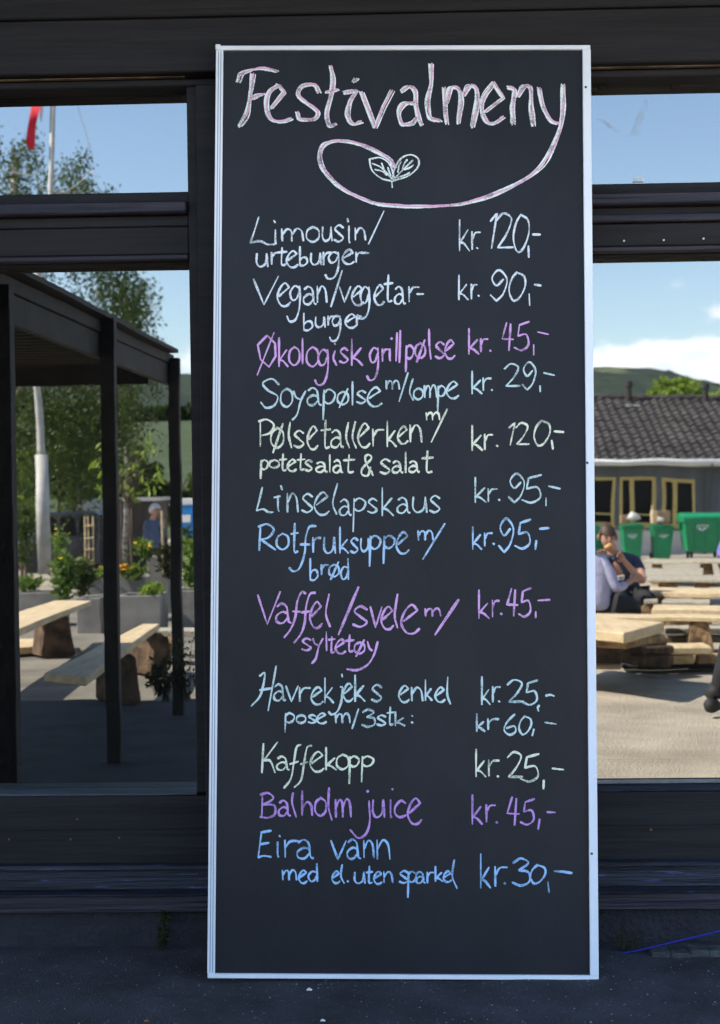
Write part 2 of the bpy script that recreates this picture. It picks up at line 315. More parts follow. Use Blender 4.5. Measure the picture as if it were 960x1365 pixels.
# header
def seg(name, x0, x1, y0, y1, z0, z1, m, bev=0.004, **kw): return MB().bb(x0, x1, y0, y1, z0, z1).build(name, m, bld, bevel=bev, **kw)
ztan = zAt(94, -0.13)
seg('header_board', XL, XR, -0.10, 0.03, zt_hi, ztan-0.004, blackwood)
seg('lit_gap_strip', XL, at(246, 100, -.115).x, -0.118, -0.10, ztan-0.0036, ztan-0.001, tan, bev=0.001)  # thin tan strip painting the lit gap between header boards
seg('lit_gap_strip', 0.5, XR, -0.118, -0.10, ztan-0.0025, ztan+0.001, tan, bev=0.001)
seg('header_board', XL, XR, -0.15, 0.03, ztan+0.002, ztan+0.16, blackwood)
seg('header_board', XL, XR, -0.158, 0.03, ztan+0.163, ztan+0.42, blackwood)
seg('header_board', XL, XR, -0.15, 0.03, ztan+0.423, 3.5, blackwood)
# posts
seg('post', xpL, xpR, FR, 0.03, zb_lo+0.002, zt_hi-0.002, blackwood)
seg('post_cover', xpL+0.03, xpR-0.03, FR-0.025, FR-0.001, 0.33, zt_hi-0.003, blackwood)
seg('post', XL, -1.95, FR, 0.03, zb_lo+0.002, zt_hi-0.002, blackwood)
seg('post', 1.95, XR, FR, 0.03, zb_lo+0.002, zt_hi-0.002, blackwood)
for side, (x0, x1) in enumerate(((-1.95, xpL), (xpR, 1.95))):
    x0 += 0.001; x1 -= 0.001
    if side: seg('glazing_bead', x0, x1, -0.012, -0.001, zb_lo+0.0005, zb_lo+0.013, mat('pale glazing bead', (0.16, 0.14, 0.125), (0.25, 0.22, 0.2), scale=20, rough=.8), 0.002)
    def ps(py): return zAt(py, FR)
    # transom, built of boards and ledges at different depths
    seg('transom_board', x0, x1, -0.075, 0.03, zAt(264, FR), zt_lo, blackwood, 0.003)
    seg('ledge', x0, x1, -0.128, 0.03, zAt(281, FR), zAt(265, FR), ledgewood, 0.005)
    seg('transom_board', x0, x1, -0.092, 0.03, zAt(297, FR)+0.002, zAt(281, FR)-0.002, blackwood, 0.003)
    if side: seg('ledge', x0, x1, -0.118, 0.03, zAt(303, FR), zAt(292.5, FR), ledgewood, 0.004)
    seg('transom_board', x0, x1, -0.098, 0.03, zAt(334, FR), zAt(297, FR)-0.001 if not side else zAt(304, FR), blackwood, 0.003)
    seg('ledge', x0, x1, -0.106, 0.03, zAt(342, FR), zAt(335, FR), ledgewood, 0.003)
    seg('transom_board', x0, x1, -0.07, 0.03, zb_hi, zAt(342, FR)-0.001, blackwood, 0.003)
    # sill and everything below
    zs = zb_lo
    seg('sill', x0, x1, -0.083, 0.03, zs-0.009, zs-0.001, sillpale if not side else sillwood, 0.003)
    # window panes
    for nm, z0, z1 in (('upper', zt_lo, zt_hi), ('lower', zb_lo, zb_hi)):
        wn = MB()
        t = 0.012
        wn.bb(x0, x1, 0.004, 0.03, z0-0.001, z0+t*0.3).bb(x0, x1, 0.004, 0.03, z1-t*0.3, z1+0.001).bb(x0, x0+0.004, 0.004, 0.03, z0, z1).bb(x1-0.004, x1, 0.004, 0.03, z0, z1)
        wo = wn.build('window', blackwood, bld)
        p = MB().add([(x0, 0, z0), (x1, 0, z0), (x1, 0, z1), (x0, 0, z1)], [(0, 1, 2, 3)]).build('pane', glass, wo)
        if side == 0 and nm == 'upper':
            c = Vector(((x0+x1)/2, 0.0, z0)); p.matrix_basis = Matrix.Translation(c) @ Matrix.Rotation(R(-0.26), 4, 'Z') @ Matrix.Translation(-c)
        cl = MB()
        for cx in ([at(238, 137, 0).x] if side == 0 else [at(803, 123, 0).x, at(900, 123, 0).x]):
            cl.bb(cx-0.011, cx+0.011, -0.010, -0.001, z1-0.011, z1)
        if nm == 'upper': cl.build('glazing_clip', blackwood, wo)
seg('panel_board', XL, XR, -0.085, 0.03, zAt(1105, -0.1), zb_lo-0.0095, blackwood, 0.0008)
seg('panel_board', XL, XR, -0.085, 0.03, zAt(1150, -0.1), zAt(1105, -0.1)-0.0005, blackwood, 0.0008)
seg('ledge', XL, XR, -0.125, 0.03, zAt(1158, -0.12), zAt(1150.5, -0.11), sillwood, 0.003)
seg('base_board', XL, XR, -0.105, 0.03, zAt(1187, -0.12), zAt(1158.5, -0.12), sillwood, 0.004)
seg('ledge', XL, XR, -0.15, 0.03, zAt(1193, -0.15), zAt(1187.5, -0.12), sillwood, 0.003)
seg('base_board', XL, XR, -0.135, 0.03, zAt(1216, -0.135), zAt(1193.5, -0.15), ledgewood, 0.004)
seg('foundation', XL, XR, -0.10, 0.03, -0.05, zAt(1216.5, -0.135), concrete_dark, 0)
# dark room behind the glass
rm = MB().bb(XL, XR, 2.6, 2.7, 0, 3.18).bb(XL-0.1, XL, 0.03, 2.7, 0, 3.18).bb(XR, XR+0.1, 0.03, 2.7, 0, 3.18).bb(XL, XR, 0.03, 2.6, -0.02, 0.05).bb(XL, XR, 0.03, 2.6, 3.1, 3.18)
rm.build('interior_room', room, bld)
# paper scrap and painted wisp of reflected cloud on the upper right pane
a_ = at(844, 242, -0.008); MB().add([(a_.x, -.006, a_.z), (a_.x+.034, -.006, a_.z), (a_.x+.03, -.006, a_.z+.016), (a_.x+.018, -.006, a_.z+.011), (a_.x+.008, -.006, a_.z+.014)], [(0, 1, 2, 3, 4)]).build('paper_scrap', paperw, bld)
sm_ = bpy.data.materials.new('painted cloud wisp'); sm_.use_nodes = True; q_ = sm_.node_tree; b_ = q_.nodes['Principled BSDF']; b_.inputs['Base Color'].default_value = (.6, .6, .62, 1); b_.inputs['Roughness'].default_value = .9
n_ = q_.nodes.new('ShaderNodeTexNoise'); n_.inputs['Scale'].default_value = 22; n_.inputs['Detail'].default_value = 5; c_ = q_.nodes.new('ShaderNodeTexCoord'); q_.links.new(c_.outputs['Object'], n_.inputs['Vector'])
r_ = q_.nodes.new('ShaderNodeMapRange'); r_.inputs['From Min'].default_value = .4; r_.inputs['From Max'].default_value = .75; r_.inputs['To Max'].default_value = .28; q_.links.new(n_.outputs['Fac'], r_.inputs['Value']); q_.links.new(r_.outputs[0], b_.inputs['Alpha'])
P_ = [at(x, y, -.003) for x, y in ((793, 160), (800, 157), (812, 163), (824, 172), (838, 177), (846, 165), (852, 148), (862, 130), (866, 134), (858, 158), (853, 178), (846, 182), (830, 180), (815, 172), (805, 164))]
MB().add([(p.x, -.003, p.z) for p in P_], [(0, 1, 2, 14), (2, 3, 13, 14), (3, 4, 12, 13), (4, 5, 10, 11, 12), (5, 6, 9, 10), (6, 7, 8, 9)]).build('painted_wisp', sm_, bld)
# screws
def screws(lst, m, y, r=0.0045):
    for px, py in lst:
        c = at(px, py, y); c = Vector((c.x, y, c.z))
        MB().tube([c+Vector((0, 0.002, 0)), c+Vector((0, -0.002, 0))], r, 10).build('screw', m, bld)
screws([(832, 321), (885, 320), (938, 318)], whitem, -0.1, 0.003)
screws([(906, 314), (103, 1092), (94, 1119), (159, 1117), (12, 1119)], rustm, -0.09, 0.003)
screws([(868, 1106)], rustm, -0.088, 0.004)
# unseen eave added above the pavement to shade it and the wall
ev = MB(); ev.bb(-8, 8, -1.8, 3.2, 3.5, 3.6)
ev.build('shade_eave', ceil, bld)
for k in range(17): MB().bb(-8+k, -7.92+k, -1.77, -0.16, 3.37, 3.499).build('shade_eave_rafter', darkwood2, bld)
MB().bb(-8, 8, -1.84, -1.802, 3.36, 3.64).build('fascia', darkwood2, bld)

# ------------------------------------------------------------------ menu board
BX, BY, LEAN, BYAW, BROLL, BH, BW = 0.00596584, -0.41745309, 0.08241322, 0.01464408, -0.01473968, 2.65774934, 1.08699549
ex = Vector((math.cos(BYAW), math.sin(BYAW), 0)); nn = Vector((0, 0, 1)).cross(ex)
ez = Vector((0, 0, 1))*math.cos(LEAN)+nn*math.sin(LEAN)
ax = ex*math.cos(BROLL)+ez*math.sin(BROLL); az = -ex*math.sin(BROLL)+ez*math.cos(BROLL); an = az.cross(ax)   # an points to the viewer? fixed below
if an.y > 0: an = -an
BO = Vector((BX, BY, 0.014))
board = empty('menu_board', BO, label='tall black chalkboard menu in a white frame leaning on the timber wall', cat='chalkboard')
def bl(x, z, o=0.0): return BO+ax*x+az*z+an*o     # board-local metres, o = towards viewer
def bbox(x0, x1, z0, z1, o0, o1): return MB().box(bl((x0+x1)/2, (z0+z1)/2, (o0+o1)/2), ((x1-x0)/2, (z1-z0)/2, abs(o1-o0)/2), (ax, az, an))
hw = BW/2
bbox(-hw+0.012, hw-0.012, 0.008, BH-0.008, -0.016, -0.004).build('board_panel', boardm, board)
ft = 0.0125
def rail(x0, x1, z0, z1, m=alu, o0=-0.02, o1=0.004, par=None): return bbox(x0, x1, z0, z1, o0, o1).build('frame_rail' if par is None else 'groove', m, par or board, bevel=0.001)
tl = rail(-hw, -hw+0.021, ft+0.0003, BH-ft-0.0003)
for gx in (0.0065, 0.0135): rail(-hw+gx, -hw+gx+0.0022, ft+0.004, BH-ft-0.004, alud, 0.0042, 0.0047, tl)
tr = rail(hw-0.0235, hw, ft+0.0003, BH-ft-0.0003, o1=0.006)
rail(-hw+0.001, hw-0.001, BH-ft, BH, o1=0.005); rail(-hw+0.001, hw, 0, ft, o1=0.005)
cb = MB().box(bl(-hw+0.006, BH-0.004, 0), (0.0075, 0.0075, 0.0085), (ax, az, an)); cb.build('corner_cap', alu, board, bevel=0.002)
def plane_local(px, py, o=-0.004):
    d = pxray(px, py); c = BO+an*o; t = (c-CAM).dot(an)/d.dot(an); q = CAM+d*t-BO; return q.dot(ax), q.dot(az)
for px, py in ((781, 116), (783, 617), (789, 1138)):
    x, z = plane_local(px, py, 0.006)
    MB().tube([bl(x, z, 0.003), bl(x, z, 0.0068)], 0.0035, 10).build('screw', screwm, tr)

def chalkmat(name, c):
    m = bpy.data.materials.new(name); m.use_nodes = True; nt = m.node_tree; N = nt.nodes; L = nt.links; b = N['Principled BSDF']; b.inputs['Roughness'].default_value = 0.9
    b.inputs['Specular IOR Level'].default_value = 0.1
    tc = N.new('ShaderNodeTexCoord'); n = N.new('ShaderNodeTexNoise'); n.inputs['Scale'].default_value = 260; n.inputs['Detail'].default_value = 4
    n2 = N.new('ShaderNodeTexNoise'); n2.inputs['Scale'].default_value = 24; n2.inputs['Detail'].default_value = 3
    L.new(tc.outputs['Object'], n.inputs['Vector']); L.new(tc.outputs['Object'], n2.inputs['Vector'])
    ad = N.new('ShaderNodeMath'); ad.operation = 'ADD'; L.new(n.outputs['Fac'], ad.inputs[0]); L.new(n2.outputs['Fac'], ad.inputs[1])
    r = N.new('ShaderNodeValToRGB'); r.color_ramp.elements[0].position = 0.78; r.color_ramp.elements[1].position = 1.0
    r.color_ramp.elements[0].color = (c[0]*0.38+0.015, c[1]*0.38+0.016, c[2]*0.38+0.02, 1); r.color_ramp.elements[1].color = (*c, 1)
    mr = N.new('ShaderNodeMapRange'); L.new(ad.outputs[0], r.inputs[0]); L.new(r.outputs[0], b.inputs['Base Color']); return m
CH = {'w': chalkmat('white chalk', (0.70, 0.74, 0.76)), 'c': chalkmat('pale cyan chalk', (0.58, 0.70, 0.68)), 'y': chalkmat('cream chalk', (0.80, 0.80, 0.60)),
      'p': chalkmat('pink violet chalk', (0.70, 0.38, 0.68)), 'v': chalkmat('violet chalk', (0.56, 0.29, 0.64)), 'b': chalkmat('blue chalk', (0.34, 0.54, 0.80)), 's': chalkmat('sky blue chalk', (0.44, 0.62, 0.80)),
      'T': chalkmat('title white chalk', (0.80, 0.84, 0.79)), 'P': chalkmat('title pink chalk', (0.74, 0.42, 0.56))}

G = {
 'a': "u:.12,.86 .42,1.02 .72,.84 .8,.4 .86,.08 1.02,0;.8,.5 .45,.58 .08,.36 .12,.06 .48,.0 .8,.28",
 'b': "l:.1,@ .1,.03;.1,.03 .5,-.03 .93,.32 .8,.8 .4,.82 .12,.55",
 'c': ".95,.85 .55,1 .12,.62 .12,.2 .5,0 .98,.12",
 'd': ".88,.9 .4,.95 .05,.5 .3,.02 .68,.15 .9,.55;l:.9,@ .96,0",
 'e': ".14,.42 .5,.62 .92,.84;.92,.84 .6,1.05 .22,.8 .02,.36 .3,.0 .7,-.04 1.02,.14",
 'g': ".86,.85 .45,1 .05,.55 .22,.05 .6,.12 .86,.6;.86,1 .92,.2 .82,-.5 .5,-1.0 .0,-1.08 -.25,-.8",
 'h': "l:.1,@ .1,0;.1,.5 .5,.98 .85,.7 .92,0",
 'i': ".4,1 .4,.2 .55,0",
 'k': "l:.1,@ .1,0;l:.85,1.05 .16,.42;.16,.42 .5,.35 .98,0",
 'l': ".4,@ .35,.3 .6,0", 'I': "l:.5,@ .5,0",
 'm': "l:.02,1 .05,0;.05,.5 .25,.95 .45,.8 .48,0;.48,.5 .7,1 .92,.8 1,0",
 'n': "l:.04,1 .06,0;.06,.5 .45,.98 .82,.75 .96,0",
 'o': ".5,1 .1,.75 .06,.25 .5,0 .93,.28 .9,.8 .45,1.02",
 'ø': ".5,1 .1,.75 .06,.25 .5,0 .93,.28 .9,.8 .45,1.02;l:.18,-.25 .92,1.22",
 'p': "l:.12,1.02 .05,-1;.12,.8 .5,1.05 .95,.74 .82,.25 .45,.03 .12,.2",
 'r': "l:.1,1 .12,0;.12,.55 .45,.92 1,.96",
 's': ".92,.85 .5,1.02 .12,.78 .5,.5 .9,.22 .5,0 .02,.12",
 't': ".5,@ .42,.3 .55,.02 .9,.08;l:.0,1.05 1,1.12",
 'u': ".08,1 .06,.3 .35,0 .78,.25 .88,1;l:.88,1 .98,0",
 'v': "l:.0,1 .45,0 1,1", 'y': ".0,1 .2,.4 .55,.15;1,1 .6,.0 .3,-.7 -.1,-1",
 '/': "l:1,1 0,0", '-': "l:0,0 1,0", '.': "l:-.5,-.5 .5,.5",
 'L': ".35,1 .18,.5 .0,.04;.0,.04 .4,.1 .7,-.02 1,-.02", 'V': "l:0,.9 .42,0 1,1", 'K': "l:.12,1 .02,0;l:1,1.05 .14,.42;.14,.42 .55,.4 .85,0",
 'S': ".98,.8 .6,1 .12,.85 .4,.6 .9,.4 .75,.1 .3,0 0,.2", 'P': "l:.1,.95 .1,0;.0,.93 .5,1 .95,.8 .7,.5 .15,.4",
 'R': "l:.12,.9 .05,0;.0,.9 .5,1 .9,.8 .6,.5 .15,.42;l:.15,.42 1,.02", 'B': "l:.15,.9 .1,.02;.0,.92 .5,1 .85,.78 .2,.52;.2,.52 .9,.5 .95,.15 .5,0 .0,.04",
 'E': "l:.25,.98 .0,0;l:.2,.95 .95,1.02;l:.15,.5 .8,.56;.0,0 .4,.06 .95,.02",
 'Ø': "l:.5,1 .0,.7 .15,.25 .6,.02 .95,.35 .92,.75 .5,1", 
 '0': ".5,1.02 .15,.75 .0,.35 .25,0 .65,.1 1,.5 .95,.85 .5,1", '1': "l:.0,.78 .85,1.02 .15,0", '2': ".0,.78 .4,1 .85,.85 .6,.45 .1,.05;l:.1,.05 .95,.06",
 '3': ".05,.85 .5,1.02 .95,.85 .4,.58;.4,.58 .95,.5 1,.15 .5,0 .0,.12", '4': "l:.4,1 .0,.42 1,.4;l:.75,.95 .6,0", '5': ".35,.88 1,1.0;l:.35,.88 .25,.5;.25,.5 .8,.55 .95,.2 .5,.0 .0,.1",
 '6': ".9,1 .3,.65 .0,.25 .45,0 .95,.15 .85,.42 .2,.32", '9': ".75,.7 .35,.5 .1,.75 .5,1.0 .95,.7 .75,.25 .35,0;l:.35,0 .0,.2",
 '&': ".95,.12 .5,.55 .4,.9 .7,1 .85,.8 .2,.35 .15,.05 .6,.0 .8,.4;l:.6,.4 1,.0",
}
def crom(P, n=7):
    if len(P) < 3: return [tuple(np.array(P[0])*(1-t)+np.array(P[1])*t) for t in np.linspace(0, 1, 6)]
    P = [np.array(p, float) for p in P]; Q = [2*P[0]-P[1]]+P+[2*P[-1]-P[-2]]; o = []
    for i in range(1, len(Q)-2):
        for t in np.linspace(0, 1, n, endpoint=False):
            a, b, c, d = Q[i-1], Q[i], Q[i+1], Q[i+2]
            o.append(0.5*((2*b)+(-a+c)*t+(2*a-5*b+4*c-d)*t*t+(-a+3*b-3*c+d)*t**3))
    o.append(P[-1]); return [tuple(p) for p in o]
def poly(P):
    o = []
    for a, b in zip(P, P[1:]):
        for t in np.linspace(0, 1, 5, endpoint=False): o.append((a[0]+(b[0]-a[0])*t, a[1]+(b[1]-a[1])*t))
    o.append(P[-1]); return o
LAY = [0]
def ribbon(mb, pts, wpx, z=0.0):         # pts in photo pixels on the board
    P = [plane_local(*p) for p in pts]; m = 0.00213
    Q = [P[0]]
    for p in P[1:]:
        if math.hypot(p[0]-Q[-1][0], p[1]-Q[-1][1]) > 0.0006: Q.append(p)
    if len(Q) < 2: return
    n = len(Q); ph = random.uniform(0, 9); LAY[0] = (LAY[0]+1) % 40; z = z+LAY[0]*0.00002; vs = []
    for i, p in enumerate(Q):
        a, b = Q[max(i-1, 0)], Q[min(i+1, n-1)]; t = np.array([b[0]-a[0], b[1]-a[1]]); t /= (np.linalg.norm(t)+1e-9); s = np.array([-t[1], t[0]])
        wd = wpx*m*0.5*(1+0.24*math.sin(i*0.33+ph)+random.uniform(-.16, .16))*(0.72 if i in (0, n-1) else 1)
        ang = abs(t[0])*0.14+0.93; wd *= ang
        ext = t*(-wd*0.5 if i == 0 else (wd*0.5 if i == n-1 else 0))
        for k in (-1, 1): vs.append(bl(p[0]+s[0]*wd*k+ext[0], p[1]+s[1]*wd*k+ext[1], -0.0032+z))
    mb.add(vs, [(2*i, 2*i+1, 2*i+3, 2*i+2) for i in range(n-1)])
def glyph(mb, ch, x0, x1, yb, yt, asc, desc, wpx):
    for st in G[ch].split(';'):
        line = False
        if ':' in st: k, st = st.split(':'); line = k == 'l'
        P = []
        for q in st.split():
            a, b = q.split(','); a = float(a)
            if b == '@': y = asc
            else:
                b = float(b); y = yb-(yb-yt)*b if b > -0.4 else yb-(desc-yb)*b
            P.append((x0+(x1-x0)*a, y))
        P = poly(P) if line else crom(P)
        ribbon(mb, P, wpx)
ZO = {'A': (320, 270), 'B': (540, 270), 'E': (320, 430), 'F': (540, 430), 'G': (320, 630), 'H': (540, 630), 'I': (320, 770), 'J': (540, 770), 'K': (320, 970), 'L': (540, 970), 'T': (300, 70), 'U': (530, 70)}
# each letter: char x0 x1 base top [asc|desc]; '~' starts a free stroke, '!' a free polyline, in zoomed pixels (x4)
TXT = [
 ('w', 'A', 2.4, "L 55 185 220 75|i 178 205 222 145|~180,95 188,108|m 220 338 205 140|o 352 425 210 130|u 437 492 205 130|s 500 556 208 122|i 570 598 215 125|~573,85 577,103|n 612 672 200 135|/ 685 768 222 45"),
 ('w', 'A', 2.5, "u 85 150 342 272|r 163 215 330 265|t 200 250 335 270 240|e 247 308 342 262|b 315 362 335 285 235|u 375 435 332 270|r 440 490 332 265|g 470 532 322 265 400|e 545 608 325 255|r 615 655 320 265|!640,268 688,270"),
 ('w', 'A', 2.5, "V 72 205 545 393|e 198 268 547 435|g 265 325 522 445 625|a 335 405 542 450|n 410 465 532 445|/ 485 545 555 362|v 530 590 530 448|e 595 658 543 450|g 640 695 540 450 612|e 715 768 542 445|t 768 815 530 440 385|a 822 880 540 450|r 895 955 530 448|- 942 980 488 0"),
 ('w', 'A', 2.4, "b 335 390 680 625 590|u 400 455 665 610|r 465 510 655 605|g 490 540 658 605 732|e 560 620 665 598|r 620 650 655 605"),
 ('w', 'B', 2.3, "k 285 345 258 150 92|r 352 402 250 155|. 382 388 246 240|1 455 497 245 60|2 485 582 250 58|0 578 660 262 65|!658,230 660,293|!680,170 722,171"),
 ('w', 'B', 2.3, "k 282 337 518 440 386|r 350 385 515 435|. 389 395 500 494|9 455 548 525 360|0 555 640 522 373|!662,487 665,550|!690,437 725,443"),
 ('p', 'E', 2.5, "Ø 95 195 240 68|!182,53 92,280|k 203 257 235 150 80|o 260 320 228 130|I 322 345 220 130 83|o 353 420 235 130|g 415 475 230 145 325|~507,150 498,190 515,228|~505,112 510,118|s 530 580 215 138|k 590 655 228 140 88"),
 ('p', 'E', 2.6, "g 690 742 215 135 300|r 755 797 208 140|i 790 812 205 140|~806,83 811,88|!838,55 832,205|!855,42 850,213|p 882 928 195 125 262"),
 ('p', 'F', 2.6, "ø 52 110 190 110|~128,35 130,120 138,195|s 160 213 190 105|e 212 265 188 98"),
 ('p', 'F', 2.4, "k 335 395 168 95 32|r 400 442 157 85|. 453 458 153 148|4 518 578 150 0|5 582 662 148 -5|!686,118 686,173|!707,50 765,63"),
 ('c', 'E', 2.4, "S 110 210 455 300|o 215 282 450 352|y 285 350 418 365 520|a 355 432 440 350|p 440 510 435 360 518|ø 518 580 437 368|I 590 610 440 350 315|s 620 675 430 365|e 678 755 443 350"),
 ('c', 'E', 2.2, "m 778 850 355 310|/ 848 896 422 268|~922,300 905,370 925,415"),
 ('c', 'F', 2.3, "o 45 97 410 350|m 102 168 400 335|p 172 217 395 340 475|e 220 285 400 318"),
 ('c', 'F', 2.2, "k 352 412 380 310 258|r 412 460 362 295|. 461 466 362 357|2 530 617 345 220|9 625 700 360 210|!720,337 721,370|!740,268 797,281"),
 ('y', 'E', 2.5, "P 100 185 660 517|ø 163 235 668 562|~268,530 260,600 275,668|s 285 345 665 578|e 358 415 670 558|t 432 482 670 580 520|a 482 550 665 575|~578,533 566,610 583,668|~615,528 600,610 620,670|e 628 692 660 543|r 702 768 660 568|k 780 835 662 580 525|e 840 895 642 558"),
 ('y', 'F', 2.5, "n 25 92 637 545|m 112 185 520 480|/ 140 225 638 462"),
 ('y', 'F', 2.4, "k 352 415 682 605 548|r 420 468 677 595|. 489 494 660 655|1 555 592 655 535|2 590 665 655 535|0 688 772 655 523|!782,628 789,676|!795,580 846,584"),
 ('y', 'E', 2.5, "p 108 152 785 735 832|o 155 210 775 733|t 210 250 790 735 700|e 252 300 790 733|t 305 347 785 735 700|s 345 388 790 735|a 403 465 797 745|I 468 490 800 745 705|a 495 547 800 735|t 552 612 800 738 705|& 640 710 815 705|s 745 805 805 730|a 810 867 800 740|I 872 895 800 740 690"),
 ('y', 'F', 2.5, "a 18 75 797 740|t 90 150 800 728 685"),
 ('c', 'G', 2.3, "L 88 178 208 78|i 188 225 207 125|~218,70 225,92|!182,133 215,125|n 250 312 210 110|s 328 392 212 115|e 395 475 220 110|~520,58 495,160 515,222|a 528 592 227 145|p 600 672 207 140 315|s 680 735 215 140|k 752 820 230 140 80|a 835 905 215 135"),
 ('c', 'H', 2.3, "u 38 118 212 130|s 130 190 212 125"),
 ('c', 'H', 2.2, "k 368 435 160 85 25|r 438 492 155 85|. 500 505 148 143|9 552 640 160 5|5 622 727 160 12|!752,135 752,177|!765,72 827,86"),
 ('s', 'G', 2.5, "R 98 190 415 275|o 193 262 410 325|t 272 312 427 332 270|~405,285 370,290 350,350 345,430 318,508 285,527 262,508|!322,383 372,383|r 385 430 425 345|u 445 510 430 345|k 528 580 430 360 290|s 588 632 427 350|u 642 690 420 350|p 688 752 410 340 500|p 762 828 405 340 485|e 832 900 427 322"),
 ('s', 'H', 2.4, "m 68 150 360 310|/ 95 212 462 272"),
 ('s', 'H', 2.5, "k 356 410 410 335 290|r 420 465 392 320|. 469 476 385 374|9 500 582 425 245|5 585 670 405 250|!700,362 695,410|!718,300 768,295"),
 ('s', 'G', 2.4, "b 370 418 572 510 458|r 430 472 545 490|ø 473 530 555 490|d 535 580 570 500 458"),
 ('p', 'I', 2.6, "V 95 215 248 75|a 188 272 242 140|~350,85 328,78 305,130 295,210 270,275 235,320|!280,180 320,182|~402,80 372,90 352,160 345,240 325,300 288,348|!328,186 372,180|e 372 437 262 135|~475,88 458,190 480,262"),
 ('p', 'I', 3.2, "/ 525 632 305 50"),
 ('p', 'I', 2.6, "s 600 685 262 155|v 695 757 265 155|e 752 818 270 160|~840,88 825,200 840,268|e 858 955 292 152"),
 ('p', 'J', 2.4, "m 106 190 205 165"),
 ('p', 'J', 3.2, "/ 160 285 305 118"),
 ('p', 'J', 2.5, "k 388 450 218 140 65|r 462 502 210 120|. 510 516 198 188|4 545 602 205 58|5 605 672 208 55|!697,180 697,214|!708,122 772,118"),
 ('p', 'I', 2.5, "s 328 383 388 325|y 388 442 368 325 458|!460,288 462,390|t 472 508 402 335 315|e 508 562 402 333|t 562 608 395 340 305|ø 608 667 405 345|~680,340 690,375 705,390|~735,340 715,410 680,465 625,493 570,488"),
 ('c', 'I', 2.5, "~105,525 132,508 125,570 105,635 60,685|!193,472 150,710|!105,600 168,590|a 178 242 655 570|v 245 310 660 578|r 312 375 660 585|e 378 442 672 588|k 448 500 668 590 535|~543,515 546,530|~535,582 547,590 540,660 520,712 490,730 472,715|e 550 602 655 568|k 608 668 660 580 520|s 700 760 660 573"),
 ('c', 'I', 2.4, "e 846 902 660 580"),
 ('c', 'J', 2.4, "n 33 97 657 585|k 105 145 655 595 545|e 160 212 660 588|~228,530 225,620 242,674"),
 ('c', 'J', 2.4, "k 405 455 677 600 528|r 463 508 663 580|. 499 504 663 657|2 545 637 668 545|5 628 707 678 547|~716,680 708,695 712,713|~750,630 775,625 796,632"),
 ('c', 'I', 2.4, "p 237 292 775 725 825|o 300 352 775 733|s 363 407 775 733|e 408 460 775 725|m 508 587 775 725|/ 598 632 805 700|3 650 717 795 705|s 728 782 788 735|t 783 820 785 725 690|k 823 880 790 750 715|. 915 920 740 734|. 915 920 775 769"),
 ('c', 'J', 2.3, "k 378 427 820 770 725|r 436 500 810 752|6 528 592 838 728|0 608 672 835 740|~687,808 683,825 678,843|!745,772 806,781"),
 ('y', 'K', 2.4, "K 115 200 240 85|a 193 262 225 155|~326,90 302,105 288,180 272,270 235,322|!265,195 312,180|~382,95 357,108 342,190 325,280 290,318|!323,195 362,183|e 373 447 230 133|k 453 515 225 165 105|o 513 582 222 143|p 580 637 210 155 298|p 645 715 208 155 290"),
 ('y', 'L', 2.4, "k 373 432 262 180 115|r 440 502 257 172|. 493 497 262 257|2 545 632 270 130|5 615 714 287 140|!740,280 738,327|!785,217 846,224"),
 ('v', 'K', 2.6, "B 108 190 480 348|a 203 267 470 390|~283,348 278,400 300,477|h 325 390 468 395 338|o 398 462 470 375|~475,320 472,420 490,493|m 508 592 477 382"),
 ('v', 'K', 2.6, "~678,337 684,342|~688,390 692,500 672,565 630,588 588,545|u 705 772 478 385|i 793 818 480 385|~811,330 816,326|c 820 887 477 390"),
 ('v', 'L', 2.6, "e 13 87 508 383"),
 ('v', 'L', 2.4, "k 353 413 515 425 358|r 428 482 503 410|. 487 492 508 503|4 545 610 520 370|5 615 690 517 380|!718,487 710,543|!757,450 801,452"),
 ('b', 'K', 2.4, "E 97 170 692 552|i 190 217 690 610|~210,575 214,583|r 232 310 692 600|a 300 390 697 600|v 485 567 702 602|a 568 642 698 598|n 658 717 693 600|n 728 803 702 598"),
 ('b', 'K', 2.3, "m 225 302 812 760|e 313 357 826 763|d 362 415 820 765 725|e 490 532 826 768|~545,730 538,790 556,830|. 573 578 822 817|u 608 668 830 770|t 673 707 830 775 738|e 713 757 830 770|n 765 817 826 768"),
 ('b', 'K', 2.3, "s 848 902 828 765|p 893 942 826 770 905"),
 ('b', 'L', 2.3, "a 58 107 828 770|r 115 152 828 770|k 158 202 820 775 740|e 203 247 820 768|~263,705 252,790 278,858"),
 ('b', 'L', 2.5, "k 398 457 855 750 672|r 473 545 845 740|. 530 535 833 827|3 572 662 842 700|0 668 747 830 733|!762,822 768,880|!795,765 840,768 890,775"),
]
cname = {'w': 'white', 'c': 'pale cyan', 'y': 'cream', 'p': 'pink', 'v': 'violet', 'b': 'blue', 's': 'sky blue'}
